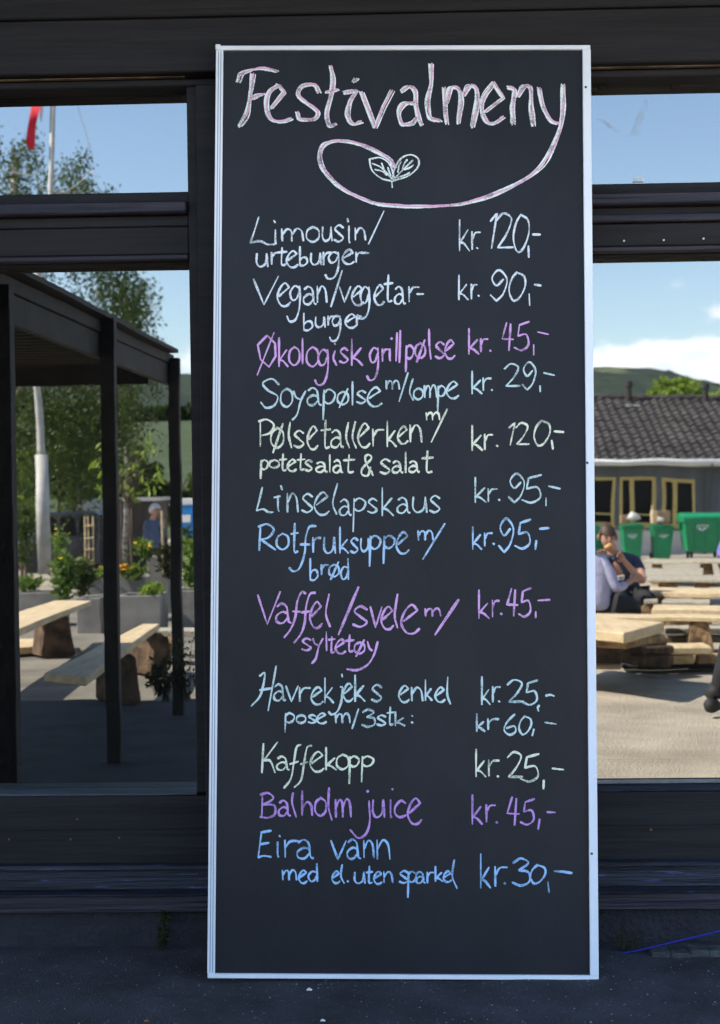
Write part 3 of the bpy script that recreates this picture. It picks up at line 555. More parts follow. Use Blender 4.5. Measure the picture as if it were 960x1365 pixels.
for col, zo, wd, spec in TXT:
    ox, oy = ZO[zo]; mb = MB(); wd *= 1.06
    for it in spec.split('|'):
        if it[0] in '~!':
            P = [(ox+float(q.split(',')[0])/4, oy+float(q.split(',')[1])/4) for q in it[1:].split()]
            ribbon(mb, crom(P) if it[0] == '~' else poly(P), wd)
        else:
            q = it.split(); v = [float(a) for a in q[1:]]; x0, x1 = ox+v[0]/4, ox+v[1]/4
            if q[0] == '-': ribbon(mb, poly([(x0, oy+v[2]/4), (x1, oy+v[2]/4)]), wd); continue
            yb, yt = oy+v[2]/4, oy+v[3]/4; ex_ = oy+v[4]/4 if len(v) > 4 else None
            asc = ex_ if ex_ is not None and ex_ < yb else yt-(yb-yt); desc = ex_ if ex_ is not None and ex_ > yb else yb+(yb-yt)
            if q[0] == '.':
                c = ((x0+x1)/2, (yb+yt)/2); ribbon(mb, [(c[0]-.9, c[1]-.6), c, (c[0]+.9, c[1]+.6)], wd*0.95); continue
            glyph(mb, q[0], x0, x1, yb, yt, asc, desc, wd)
    mb.build('chalk_words', CH[col], board, label='%s chalk handwriting on the blackboard' % cname[col])
# title and flourish: a wide pale stroke with a pink one beside it
TT = {'T': ["~70,155 90,115 160,88 225,88 280,100", "~150,112 135,220 120,320 78,393", "~140,245 172,232 207,220", "!248,298 318,212 285,172", "~285,172 238,215 220,290 245,352 300,370 350,350",
            "~500,215 480,172 410,178 390,225 440,270 495,318 475,358 400,352 387,318", "~563,75 577,140 560,240 545,330 555,388 590,382", "!542,210 600,200", "~638,215 697,205 665,270 655,345 688,383 725,370",
            "~702,140 688,158", "!728,210 800,398", "!800,398 845,290 892,205"],
      'U': ["~25,210 60,180 92,205 102,290 112,350 130,385", "~88,272 35,275 5,320 25,382 72,378 98,350", "~178,60 178,170 160,270 172,345 228,365", "~252,188 252,290 265,382", "~258,265 285,190 325,195 338,270 325,378",
            "~350,228 380,180 418,190 422,270 400,398", "!465,318 565,242 512,160", "~512,160 465,230 450,300 475,368 520,378 562,343", "~590,185 625,205 612,290 615,383", "~640,235 675,180 710,195 712,290 724,390",
            "~752,190 778,290 815,358 856,382", "~885,172 880,290 862,420 800,560 720,645 600,722 450,778 300,812 120,822 0,818 -140,796 -280,735 -370,655 -415,575 -405,510 -355,475 -260,475 -150,510 -60,555 -12,612"]}
mw, mp_ = MB(), MB()
for zo, sts in TT.items():
    ox, oy = ZO[zo]
    for st in sts:
        P = [(ox+float(q.split(',')[0])/4, oy+float(q.split(',')[1])/4) for q in st[1:].split()]
        P = crom(P, 12) if st[0] == '~' else poly(P)
        def off(a, b, j=0.45):
            s = random.uniform(0, 9); return [(x+a+j*math.sin(i*0.22+s), y+b+j*math.cos(i*0.19+s)) for i, (x, y) in enumerate(P)]
        ribbon(mw, off(-1.3, 0.7), 3.3); ribbon(mp_, off(0.8, -0.5), 2.6, 0.0012); ribbon(mw, off(2.6, 0.9, 0.8), 1.9, 0.0004); ribbon(mw, off(-2.4, -0.9, 0.8), 1.5, 0.0004)
mw.build('chalk_title', CH['T'], board, label='pale chalk strokes of the big heading and its looping flourish')
mp_.build('chalk_title', CH['P'], board, label='pink chalk strokes laid over the big heading')
lf = MB(); lo = lambda s: [(300+float(q.split(',')[0])/4, 70+float(q.split(',')[1])/4) for q in s.split()]
for s in ("770,570 830,562 880,600 905,680", "770,570 785,630 835,672 890,686", "785,592 830,612 868,650 900,684", "800,625 840,635 862,655", "835,590 850,625 868,648", "868,612 875,635 885,660",
          "890,686 892,722", "890,686 905,620 940,565 990,546 1030,568 1028,612 975,660 890,686", "900,676 950,625 1002,575", "922,640 928,605 940,582", "945,622 958,590 972,572", "915,668 960,655 985,640", "955,625 985,615 1005,600"):
    ribbon(lf, crom(lo(s)), 2.1, 0.0014)
lf.build('chalk_leaves', CH['T'], board, label='two small chalk leaves drawn inside the flourish')
# ------------------------------------------------------------------ small things at the wall foot
cbm = MB(); pts = [at(795, 1278, -0.18), at(850, 1269, -0.2), at(905, 1256, -0.22), at(960, 1243, -0.24), at(1060, 1215, -0.26)]
cbm.tube([Vector(p)+Vector((0, 0, .004)) for p in crom([tuple(p) for p in pts], 6)], 0.003, 8).build('cable', bluec, label='thin blue cable sloping up along the foot of the wall at right', cat='cable', smooth=True)
def wall_weed(px, py0, py1, wpx, n, y, label, m=algae, cat='weed'):
    P = []
    for _ in range(n):
        t = random.random(); c = at(px+random.gauss(0, wpx), py1+(py0-py1)*t, y+random.uniform(-0.03, 0.0)); P.append(c)
    root = empty('weed', at(px, py1, y), label=label, cat=cat)
    leaves('leaf_cluster', P, 0.007, m, root, elong=2.2, droop=-0.4)
    st = MB()
    for _ in range(5):
        b = at(px+random.gauss(0, wpx), py1, y); st.tube([b, b+Vector((random.uniform(-.02, .02), -0.01, random.uniform(.04, .1)))], [0.0015, 0.0006], 4)
    st.build('stem', m, root)
wall_weed(219, 1216, 1268, 2.0, 170, -0.115, 'narrow green moss streak running down the foundation left of the board')
wall_weed(205, 1274, 1282, 9, 70, -0.13, 'low tuft of moss where the pavement meets the foundation at left')
rg = empty('grass_tuft', at(826, 1272, -0.16), label='sparse grass tuft at the wall foot beside the board', cat='weed')
gm = MB()
for _ in range(34):
    b = at(random.gauss(835, 12), random.uniform(1262, 1274), -0.17); q = b+Vector((random.uniform(-.05, .05), random.uniform(-.04, 0), random.uniform(.02, .10)))
    gm.tube([b, b.lerp(q, .5)+Vector((0, 0, .015)), q], [0.0012, 0.001, 0.0004], 3)
gm.build('blade', algae, rg)
# broken kerb stone at right and pavement litter
ks = MB()
c = at(930, 1274, -0.26)
for i in range(9):
    x0_ = at(868, 1274, -.2).x+i*.055; hh_ = .010+.004*random.random(); yy_ = -.205+.008*random.random(); ks.box((x0_+.026, yy_, hh_-.002), (.0285, .026+.006*random.random(), hh_+min(i, 2)*.001))
kerbm = mat('worn concrete kerb', (0.03, 0.032, 0.03), (0.08, 0.083, 0.078), scale=15, rough=0.95, bump=0.8)
ks.build('kerb', kerbm, bevel=0.004, kind='structure', label='broken pale kerb edge lying at the wall foot under the blue cable')
pb = MB(); pbm = mat('grey pebbles', (0.04, 0.04, 0.05), (0.30, 0.30, 0.32), scale=40, rough=0.9)
for _ in range(3500):
    x, y = random.uniform(-1.5, 1.5), random.uniform(-1.0, -0.13); r = random.choice((0.0018, 0.0018, 0.0025, 0.0025, 0.004)) * random.uniform(.7, 1.1)
    z = apron_z(x, y); a = random.random()*6
    vs = [(x+r*math.cos(a+k*2.1)*random.uniform(.7, 1.3), y+r*math.sin(a+k*2.1), z-0.001) for k in range(3)]+[(x, y, z+r*0.7)]
    pb.add(vs, [(0, 1, 3), (1, 2, 3), (2, 0, 3)])
pb.build('loose_gravel', pbm, kind='stuff', label='loose grit scattered over the dark pavement', cat='gravel')
lt = [(412, 1320, 'small pale stone on the pavement below the board', paperw, .006), (195, 1362, 'tiny reddish chip of stone on the pavement', rustm, .006), (430, 1361, 'white pebble near the bottom of the pavement', paperw, .005)]
for px, py, lab, m_, r in lt:
    d = pxray(px, py); p = CAM+d*((0.012-CAM.z)/d.z)
    MB().tube([p+Vector((-r, 0, 0)), p+Vector((0, 0, r*.5)), p+Vector((r*1.4, 0, 0))], [r*.4, r*.7, r*.3], 6).build('pebble', m_, label=lab, cat='stone')


# ================================================================== the yard in front of the windows (seen mirrored in the panes)
# ------------------------------------------------------------------ pergola at left
pg = empty('pergola', (-1.3, -3, 0), label='dark timber pergola roof on square posts mirrored in the left window', cat='pergola')
pB = []
for px, top, wm, Y in ((7, 380, 0.075, 1.15), (147, 425, 0.072, 2.86), (234.5, 478, 0.068, 4.62)):
    c = ref(px, 655, Y); zt = ref(px, top, Y).z; pB.append(c)
    MB().bb(c.x-wm/2, c.x+wm/2, c.y-wm/2, c.y+wm/2, gz(Y)-0.02, zt).build('post', darkwood2, pg, bevel=0.004)
a = pB[0].copy(); b = pB[2].copy(); dirv = (b-a).normalized(); A = a-dirv*0.9; B = b+dirv*0.12; off = Vector((-0.045, 0, 0))
def zb(p): return ref(147, 478, 2.86).z
zlow = ref(147, 477, 2.86).z; 
for nm, z0, z1, ox_ in (('beam', zlow, zlow+0.125, -0.055), ('beam', zlow+0.128, zlow+0.19, -0.045)):
    mb = MB(); aa = Vector((A.x+ox_, A.y, (z0+z1)/2)); bb_ = Vector((B.x+ox_, B.y, (z0+z1)/2)); bar(mb, aa, bb_, 0.018, (z1-z0)/2); mb.build(nm, darkwood2, pg, bevel=0.004)
mb = MB(); bar(mb, Vector((A.x-0.4, A.y, zlow+0.215)), Vector((B.x-0.4, B.y+0.1, zlow+0.205)), 0.42, 0.012); mb.build('roof_edge_board', darkwood2, pg)
MB().bb(A.x-5.2, A.x-0.02, B.y-0.35, -0.4, zlow+0.235, zlow+0.25).build('roof_deck', rooffelt, pg)
for k in range(30):
    y = B.y+0.02+k*0.15
    mb = MB(); mb.bb(A.x-5.0, A.x-0.075, y, y+0.045, zlow+0.13, zlow+0.232); mb.build('lath', rooffelt, pg)
MB().bb(A.x-5.0, A.x-0.02, B.y-0.03, B.y+0.01, zlow+0.01, zlow+0.2).build('end_beam', darkwood2, pg, bevel=0.003)
for yy in (1.15, 2.86, 4.62): MB().bb(-5.0, -4.93, -yy-.03, -yy+.03, gz(yy)-0.02, zlow+.1).build('post', darkwood2, pg)

# ------------------------------------------------------------------ flagpole
fp = empty('flagpole', ref(57, 760, 17), label='white painted flagpole with its thick lower sleeve behind the planters', cat='flagpole')
Yp = 17
MB().tube([ref(60, 765, Yp), ref(54.5, 607, Yp)], 0.098, 14).build('sleeve', polem, fp, smooth=True)
MB().tube([ref(54.5, 608, Yp), ref(53.5, 600, Yp), ref(50, 515, Yp), ref(52, 330, Yp), ref(56, 60, Yp)], [0.08, 0.06, 0.055, 0.05, 0.035], 12).build('pole', polem, fp, smooth=True)
MB().tube([ref(72, 60, Yp), ref(85, 130, Yp), ref(109, 205, Yp), ref(110, 226, Yp), ref(85, 247, Yp), ref(56, 262, Yp), ref(42, 250, Yp), ref(32, 232, Yp), ref(5, 229, Yp), ref(-30, 229, Yp)], 0.0065, 5).build('halyard', polem, fp)
fl = MB(); nfl = 7; F_ = []
for j in range(nfl+1):
    t = j/nfl; F_ += [ref(29-8*t+1.5*math.sin(t*5), 100+92*t, Yp+0.1*math.sin(t*6)), ref(36-9*t, 100+100*t, Yp-0.05), ref(47-17*t+2*math.sin(t*7), 100+92*t, Yp+0.12*math.sin(t*6+2))]
fl.add(F_, [(3*j+i, 3*j+i+1, 3*j+i+4, 3*j+i+3) for j in range(nfl) for i in range(2)])
fl.build('flag', redf, fp, smooth=True, label='red cloth flag hanging folded')
sf = MB(); sf.add([ref(45, 100, Yp-.1), ref(49, 100, Yp-.1), ref(40, 165, Yp-.15), ref(37, 155, Yp-.15)], [(0, 1, 2, 3)]); sf.build('flag_stripe', whitem, fp)

# ------------------------------------------------------------------ trees
tr1 = empty('birch_tree', ref(30, 800, 23), label='big weeping birch behind the flagpole at left', cat='tree')
Yt = 23
tops = [ref(x, y, Yt+random.uniform(-1, 1)) for x, y in ((-60, 120), (-30, 170), (-10, 205), (15, 190), (30, 185), (0, 240), (50, 230), (75, 218), (90, 205), (100, 240), (70, 260), (125, 255), (120, 262), (60, 360), (100, 340), (130, 340), (145, 345), (165, 350), (180, 372), (155, 400), (165, 430), (40, 400), (0, 420), (60, 440), (110, 420))]
dense = [ref(x, y, Yt+random.uniform(-1, 2)) for x, y in ((10, 470), (40, 500), (70, 480), (100, 500), (125, 500), (150, 480), (60, 540), (110, 550), (20, 540), (150, 540))]
P = weeping(None, tops, 22, (0.6, 1.6), 20, 0.13)
P2 = weeping(None, dense, 60, (0.9, 2.2), 24, 0.42)
leaves('crown', np.concatenate([P, P2]), 0.045, birchleaf, tr1)
trunk_and_limbs(ref(-25, 790, Yt), ref(5, 200, Yt), 0.17, tops[3:22:2], birchbark, tr1)
s2 = empty('birch_tree', ref(172, 700, 26), label='slender birch with hanging twigs right of the pergola middle post', cat='tree')
tp = [ref(x, y, 26+random.uniform(-.6, .6)) for x, y in ((140, 370), (158, 365), (175, 372), (190, 385), (196, 378), (160, 410), (175, 420), (182, 440), (150, 440), (207, 455), (198, 458), (160, 480), (150, 520), (165, 560), (172, 520))]
leaves('crown', weeping(None, tp, 24, (0.5, 1.5), 20, 0.10), 0.042, birchleaf, s2)
trunk_and_limbs(ref(165, 760, 26), ref(168, 390, 26), 0.06, tp[::2], birchbark, s2)
eq = []
for px in range(60, 300, 3):
    for _ in range(2):
        c_ = ref(px+random.uniform(-2, 2), random.uniform(553, 560), 560); hh_ = random.uniform(4, 7)
        t_q = rng.random(90); eq.append(np.array(c_)+np.stack([rng.normal(size=90)*2.2*(1-t_q*.8), rng.normal(size=90)*2.2, (t_q-.6)*hh_*1.5], 1))
leaves('forest_edge', np.concatenate(eq), 1.6, darkleaf, kind='stuff')
# dark evergreens and bushes further back
def bush(name, px, py0, py1, wpx, Y, m, label, n=2600, size=0.12, cat='tree', ncl=26):
    k = (Y+4.36)/1900; top = ref(px, py0, Y); r = (wpx*k, 1.0, (py1-py0)*k/2); c = Vector((top.x, -Y, top.z-r[2]))
    o = empty(name, (c.x, -Y, gz(Y)), label=label, cat=cat)
    leaves('crown', clumpy(c, r, ncl, n//ncl, 0.28*r[0]+0.15), size, m, o, elong=1.4)
    MB().tube([(c.x, -Y, gz(Y)-.1), (c.x+.05, -Y, c.z)], [max(.05, r[0]*.08), .03], 8).build('trunk', barkm, o)
bush('spruce_tree', 5, 500, 760, 42, 34, darkleaf, 'dark dense tree filling the far left under the pergola', 5200, .16)
bush('spruce_tree', 75, 520, 720, 40, 36, darkleaf, 'dark tree behind the flagpole sleeve', 5200, .16)
bush('spruce_tree', 130, 530, 740, 34, 38, darkleaf, 'dark tree just left of the pergola middle post', 4200, .16)
bush('shrub', 25, 600, 700, 12, 28, herbleaf, 'sunlit green shrub at the far left beneath the pergola', 700, .1, 'shrub')
bush('shrub', 32, 670, 745, 14, 27, birchleaf, 'low sunlit shrub at the far left beside the dark vehicle', 700, .09, 'shrub')
bush('shrub', 100, 560, 700, 26, 33, birchleaf, 'mid green shrub behind the dark vehicle', 1500, .1, 'shrub')
for i, (x, y0, wd) in enumerate(((185, 585, 16), (205, 610, 18), (228, 640, 17), (250, 640, 15), (262, 625, 13), (170, 600, 14))):
    bush('tree', x, y0, 700, wd, 62+i, birchleaf, ('round green tree far off left of the stall', 'green tree behind the old man', 'low green tree beyond the blue cabin', 'green tree right of the blue cabin', 'last green tree by the window post', 'green tree above the market stall')[i], 900, .22)
# peach sapling with drooping long leaves
ps_ = empty('fruit_sapling', ref(172, 745, 12.5), label='young fruit tree with long drooping bright leaves in a planter', cat='tree')
Yq = 12.5; tip = [(197, 588), (204, 600), (212, 628), (190, 600), (184, 615), (192, 635), (176, 625), (171, 650), (204, 645), (212, 640), (138, 598), (133, 615), (140, 630), (135, 650), (178, 660), (160, 640), (166, 625)]
lp = []
for x, y in tip:
    for _ in range(9): q = ref(x+random.gauss(0, 3), y+random.gauss(0, 4), Yq+random.uniform(-.15, .15)); lp.append(q)
leaves('leaf_cluster', lp, 0.032, brightleaf, ps_, elong=3.2, droop=0.9)
tm = MB(); tm.tube([ref(175, 750, Yq), ref(172, 690, Yq), ref(168, 640, Yq)], [.022, .016, .01], 8)
for x, y in tip: tm.tube([ref(172, 680, Yq), ref((x+170)/2, (y+640)/2-8, Yq), ref(x, y-3, Yq)], [.009, .006, .003], 5)
tm.build('trunk', barkm, ps_)

# ------------------------------------------------------------------ planters with herbs and flowers
def planter(px0, px1, pyt, pyb, Y, label, depth=0.5, name='planter_box'):
    a = ref(px0, pyt, Y); b = ref(px1, pyb, Y); x0, x1 = sorted((a.x, b.x)); z1 = a.z; z0 = min(b.z, gz(Y))
    r = empty(name, ((x0+x1)/2, -Y, z0), label=label, cat='planter')
    t = 0.035
    mb = MB().bb(x0, x1, -Y-0.0, -Y-t, z0, z1).bb(x0, x1, -Y-depth+t, -Y-depth, z0, z1).bb(x0, x0+t, -Y-depth+t, -Y-t, z0, z1-.002).bb(x1-t, x1, -Y-depth+t, -Y-t, z0, z1-.002)
    mb.build('box_wall', potm, r, bevel=0.006)
    MB().bb(x0+t, x1-t, -Y-depth+t, -Y-t, z0, z1-0.05).build('soil', soil, r)
    return r, x0, x1, z1
pl1 = planter(157, 214, 795, 836, 11, 'grey planter box in front with low green herbs, behind the second bench', .55)
pl2 = planter(118, 192, 771, 800, 13.0, 'long grey planter below the fruit sapling')
pl3 = planter(-30, 78, 790, 815, 12.2, 'grey planter at the left end behind the first bench')
pl4 = planter(100, 135, 797, 835, 11.2, 'dark sided planter between the first bench and the middle post')
pl5 = planter(236, 290, 788, 832, 11.4, 'grey planter beside the window post at right of the left pane')
pl6 = planter(196, 226, 742, 775, 14.5, 'small brown planter where the old man stands')
def herb(px, py, wpx, hpx, Y, m, label, n=160, size=.035, cat='plant', fl=None, name='herb_plant', nf=10):
    k = (Y+4.36)/1900; c = ref(px, py-hpx/2, Y); r = empty(name, ref(px, py, Y), label=label, cat=cat)
    q = blob(c, (wpx*k*.55, .18, hpx*k*.55), n); leaves('leaf_cluster', q, size, m, r, elong=2.2, droop=-.35)
    st = MB()
    for _ in range(8):
        b = ref(px+random.uniform(-wpx, wpx)*.25, py+2, Y-.02); e = ref(px+random.uniform(-wpx, wpx)*.5, py-hpx*random.uniform(.5, 1), Y); st.tube([b, e], [.005, .002], 4)
    st.build('stem', m, r)
    if fl:
        for _ in range(nf):
            p = ref(px+random.uniform(-wpx, wpx)*.5, py-hpx*random.uniform(.55, 1.05), Y+random.uniform(-.12, .12)); s_ = .028*random.uniform(.7, 1.3)
            MB().tube([p+Vector((0, 0, -s_*.3)), p, p+Vector((0, 0, s_*.35))], [s_*.35, s_, s_*.4], 8).build('flower', fl, r)
herb(38, 788, 34, 18, 12.4, herbleaf, 'low bright green herb mound in the left planter', 260)
herb(85, 800, 30, 62, 12.0, herbleaf, 'tall leafy plant with small yellow flowers near the flagpole', 420, .04, fl=yellow, nf=4)
herb(110, 795, 26, 50, 12.3, birchleaf, 'bushy grey green plant beside the trellis', 360, .04)
herb(80, 760, 20, 60, 12.8, herbleaf, 'airy upright weed left of the trellis', 130, .035, fl=yellow, nf=2)
herb(124, 772, 24, 10, 13.1, brightleaf, 'low lettuce row at the front of the long planter', 130, .035)
herb(202, 795, 28, 14, 11.2, brightleaf, 'low green herbs in the front grey planter', 210, .035)
herb(168, 770, 20, 17, 13.0, herbleaf, 'orange marigolds in the long planter', 90, .03, fl=orange, nf=30, name='marigold_plant')
herb(137, 768, 10, 14, 13.1, herbleaf, 'orange marigold half hidden by the middle post', 50, .03, fl=orange, nf=5, name='marigold_plant')
herb(190, 745, 22, 24, 14, herbleaf, 'yellow flowers in front of the old man', 160, .035, fl=yellow, nf=16, name='flowering_plant')
herb(186, 748, 34, 26, 14.2, birchleaf, 'dark leafy herb below the yellow flowers', 240, .045)
herb(184, 772, 18, 20, 13.0, herbleaf, 'green leaves right of the marigolds', 110, .035)
herb(225, 770, 26, 46, 12.6, weedleaf, 'dark wiry weed between the old man and the blue cabin', 260, .04)
herb(255, 790, 20, 70, 12, herbleaf, 'tall green plant by the window post', 330, .045)
herb(250, 745, 18, 40, 13, birchleaf, 'feathery plant in front of the blue cabin', 150, .04)
# wiry weeds by the far pergola post
for px, py, w_, h_, lab in ((222, 935, 22, 55, 'dark wiry weed at the foot of the far pergola post'), (248, 935, 16, 75, 'tall dark weed beside the window post'), (212, 925, 14, 35, 'small thin weed left of the far pergola post')):
    r = empty('wiry_weed', ref(px, py, 4.3), label=lab, cat='weed'); mb = MB(); lq = []
    for _ in range(13):
        b = ref(px+random.uniform(-5, 5), py, 4.3); e = ref(px+random.uniform(-w_, w_), py-h_*random.uniform(.4, 1.1), 4.3+random.uniform(-.1, .1)); m_ = b.lerp(e, .5)+Vector((0, 0, .02)); mb.tube([b, m_, e], [.003, .002, .001], 4)
        for t in (.4, .6, .8, .95, 1): lq += [b.lerp(e, t)+Vector((random.gauss(0, .02), random.gauss(0, .02), random.gauss(0, .015))) for _ in range(3)]
    mb.build('stem', weedleaf, r); leaves('leaf_cluster', lq, .018, weedleaf, r, elong=2)
# trellis
t_ = empty('trellis', ref(118, 770, 13.1), label='light wooden ladder trellis standing in the planter', cat='trellis')
for x0, x1 in ((111, 114), (116.5, 118), (122, 124.5)): MB().tube([ref(x0+1.5, 775, 13.1), ref(x1-1.5, 688, 13.1)], 0.012, 6).build('upright', pine, t_)
for py in (700, 716, 732, 748): MB().tube([ref(111, py+1, 13.08), ref(124, py-1, 13.08)], 0.009, 6).build('rung', pine, t_)
for px0, px1, py0, py1, lab in ((218.5, 217, 745, 680, 'tall wooden stake beside the old man'), (175, 173, 735, 672, 'wooden stake tied beside the fruit sapling'), (161, 160, 745, 665, 'thin dark stake just right of the middle post')):
    MB().tube([ref(px0, py0+20, 13.5), ref(px1, py1, 13.5)], 0.014, 7).build('garden_stake', pine if px0 > 170 else barkm, label=lab, cat='stake')
MB().tube([ref(176, 755, 13.6)+Vector((-.0, 0, -.1)), ref(176, 745, 13.6)+Vector((0, 0, .05))], .09, 12).build('watering_can_body', black, label='small round black pot between the marigolds and the sapling', cat='pot').name = 'black_pot'

# ------------------------------------------------------------------ benches of planks on logs
def slab(mb, corners, h, t=0.05):       # four pixel corners of the top face, h above the yard
    T = [refh(x, y, h) for x, y in corners]; zc = sum(p.z for p in T)/4
    T = [Vector((p.x, p.y, gz(-p.y)+h)) for p in T]; B_ = [p-Vector((0, 0, t)) for p in T]
    mb.add(T+B_, [(0, 1, 2, 3), (7, 6, 5, 4), (0, 4, 5, 1), (1, 5, 6, 2), (2, 6, 7, 3), (3, 7, 4, 0)]); return T
def bench(corners, h, label, m=pine, t=0.05, sup=(0.2, 0.8), logr=0.11, group=None, end=0.0):
    c0 = refh(*corners[0], h); r = empty('plank_bench', (c0.x, c0.y, 0), label=label, cat='bench', group=group)
    mb = MB(); T = slab(mb, corners, h, t); mb.build('plank', m, r, bevel=0.006)
    for s in sup:
        p = (T[0]+(T[1]-T[0])*s+T[3]+(T[2]-T[3])*s)/2; q = (T[3]-T[0]); q.z = 0; L_ = min(q.length*0.5+0.03, .15); q.normalize(); g_ = gz(-p.y)
        hz = h-t-0.003; lg = MB(); d_ = Vector((q.y, -q.x, 0)); hx = random.uniform(.8, 1.25)*logr*.68
        n = 10; prof = []
        for k in range(n):
            an_ = 2*math.pi*k/n; prof.append((max(-1, min(1, math.cos(an_)*1.35))*hx*(1.25-.45*math.sin(an_))*random.uniform(.93, 1.05), hz/2+max(-1, min(1, math.sin(an_)*1.4))*hz/2))
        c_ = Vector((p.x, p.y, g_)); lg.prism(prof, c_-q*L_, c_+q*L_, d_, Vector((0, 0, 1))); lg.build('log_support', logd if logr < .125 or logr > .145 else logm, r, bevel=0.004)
    return r
bench([(-60, 848), (72, 800), (123, 800), (-20, 858)], .45, 'wide plank bench nearest the left edge of the left pane', sup=(.72,), logr=.15, t=.055)
bench([(-10, 864), (97, 858), (93, 850), (10, 852)], .10, 'low sawn slab on the ground under the left plank bench', sup=(), t=.07)
bench([(59, 897), (190, 832), (213, 832), (114, 904)], .40, 'long plank bench slanting away past the middle pergola post', sup=(.5, .95), logr=.07)
bench([(212, 868), (150, 871), (150, 866), (212, 864)], .40, 'short plank lying crosswise near the far pergola post', sup=()) if False else None
lgm = MB(); c_ = ref(226, 850, 8.6); lgm.tube([Vector((c_.x-.35, c_.y, gz(8.6)+.12)), Vector((c_.x+.1, c_.y, gz(8.6)+.12))], .1, 12); lgm.build('log', logm, label='short sawn log on the ground beside the far pergola post', cat='log')
bench([(205, 841), (290, 841), (290, 837), (205, 837)], .3, 'low greyed plank behind the far pergola post', m=oldplank, sup=(.1,))
G_ = 'plank benches in rows on the gravel'
rows = [((858, 1030, 747, 743), .46, oldplank, 'farthest greyed plank bench in front of the green bins', (.1, .5), .05),
        ((862, 938, 765, 757), .46, oldplank, 'mossy short plank behind the second bench row', (.4,), .05),
        ((862, 1030, 772, 766), .44, oldplank, 'second long plank bench from the bins', (.15, .45, .7), .04),
        ((838, 1030, 790, 783), .42, pine, 'pale plank bench level with the man\'s hand', (.2, .5, .75), .05),
        ((858, 876, 801, 797), .36, oldplank, 'short pale board end beside the seated men', (.5,), .04),
        ((881, 948, 803, 798), .36, oldplank, 'short pale board right of the board end', (.3, .8), .04),
        ((868, 1030, 813, 807), .40, pine, 'pale plank bench in the middle of the rows', (.3, .7), .045),
        ((780, 1030, 822, 818), .42, pine, 'longest thin plank bench just behind the front stack', (.3, .62, .9), .04)]
for (x0, x1, yf, yb_), h, m_, lab, sp, t in rows:
    bench([(x0, yf), (x1, yf+(x1-x0)*0.012), (x1, yb_+(x1-x0)*0.012), (x0+3, yb_)], h, lab, m=m_, sup=sp, t=t, logr=.13, group=G_)
# chunky front stack
def stack(label, items, name='timber_stack'):
    r = empty(name, items[0][1], label=label, cat='timber stack')
    for nm, c, hx, hy, hz, rz, m_ in items:
        ax_ = (Vector((math.cos(rz), math.sin(rz), 0)), Vector((-math.sin(rz), math.cos(rz), 0)), Vector((0, 0, 1)))
        MB().box(c, (hx, hy, hz), ax_).build(nm, m_, r, bevel=0.012)
def blk(nm, x0, x1, y0, y1, Y, hy, rz, m_):     # face pixels x0..x1, y0..y1 at depth Y
    a, b = ref(x0, y0, Y), ref(x1, y1, Y); return (nm, Vector(((a.x+b.x)/2, -Y-hy, (a.z+b.z)/2)), abs(b.x-a.x)/2, hy, abs(a.z-b.z)/2, rz, m_)
stack('stack of thick pale slabs and square logs nearest the glass in the right pane', [
    blk('block', 780, 806, 848, 858, 5.95, .12, .5, pine), blk('block', 806, 832, 849, 861, 6.1, .12, .4, logm), blk('log_block', 795, 831, 861, 887, 5.95, .16, 0.1, barkm),
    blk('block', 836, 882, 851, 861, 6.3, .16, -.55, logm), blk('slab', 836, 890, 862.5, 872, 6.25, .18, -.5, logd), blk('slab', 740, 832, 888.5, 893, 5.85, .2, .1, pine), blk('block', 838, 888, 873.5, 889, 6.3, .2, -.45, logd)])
fs = [o for o in bpy.data.objects if o.name == 'timber_stack'][0]
mb = MB(); slab(mb, [(745, 817), (886, 830), (832, 843.5), (690, 830)], .47, .075); mb.build('slab', pine, fs, bevel=.008)
mb = MB(); slab(mb, [(760, 834), (888, 845), (834, 856), (700, 850)], .375, .05); mb.build('slab', logm, fs, bevel=.008)
stack('second stack with a round log end and pale slab in the right pane', [
    blk('slab', 880, 950, 862, 872, 6.5, .14, 0, pine), blk('block', 892, 926, 873, 886, 6.6, .14, 0, pine), blk('block', 930, 990, 873, 886, 6.7, .14, 0, logm), blk('slab', 830, 1010, 887, 892, 6.7, .14, 0, blackc)])
c_ = ref(924, 848, 7.2); lg = MB(); lg.tube([c_+Vector((.02, 0, -.03)), c_+Vector((0.06, -.5, -.03))], [.062, .055], 12); lg.build('log', logm, label='round pale log lying end on above the second stack', cat='log', bevel=0.0)
for i, (x0, x1, y0, y1, lab) in enumerate(((888, 1000, 839, 845, 'upper grey board behind the round log'), (880, 1000, 849, 856, 'lower grey board beside the round log'))):
    q = blk('board', x0, x1, y0, y1, 7.3+.1*i, .12, 0, oldplank); MB().box(q[1], q[2:5]).build('grey_board', oldplank, bevel=.006, label=lab, cat='plank')
    
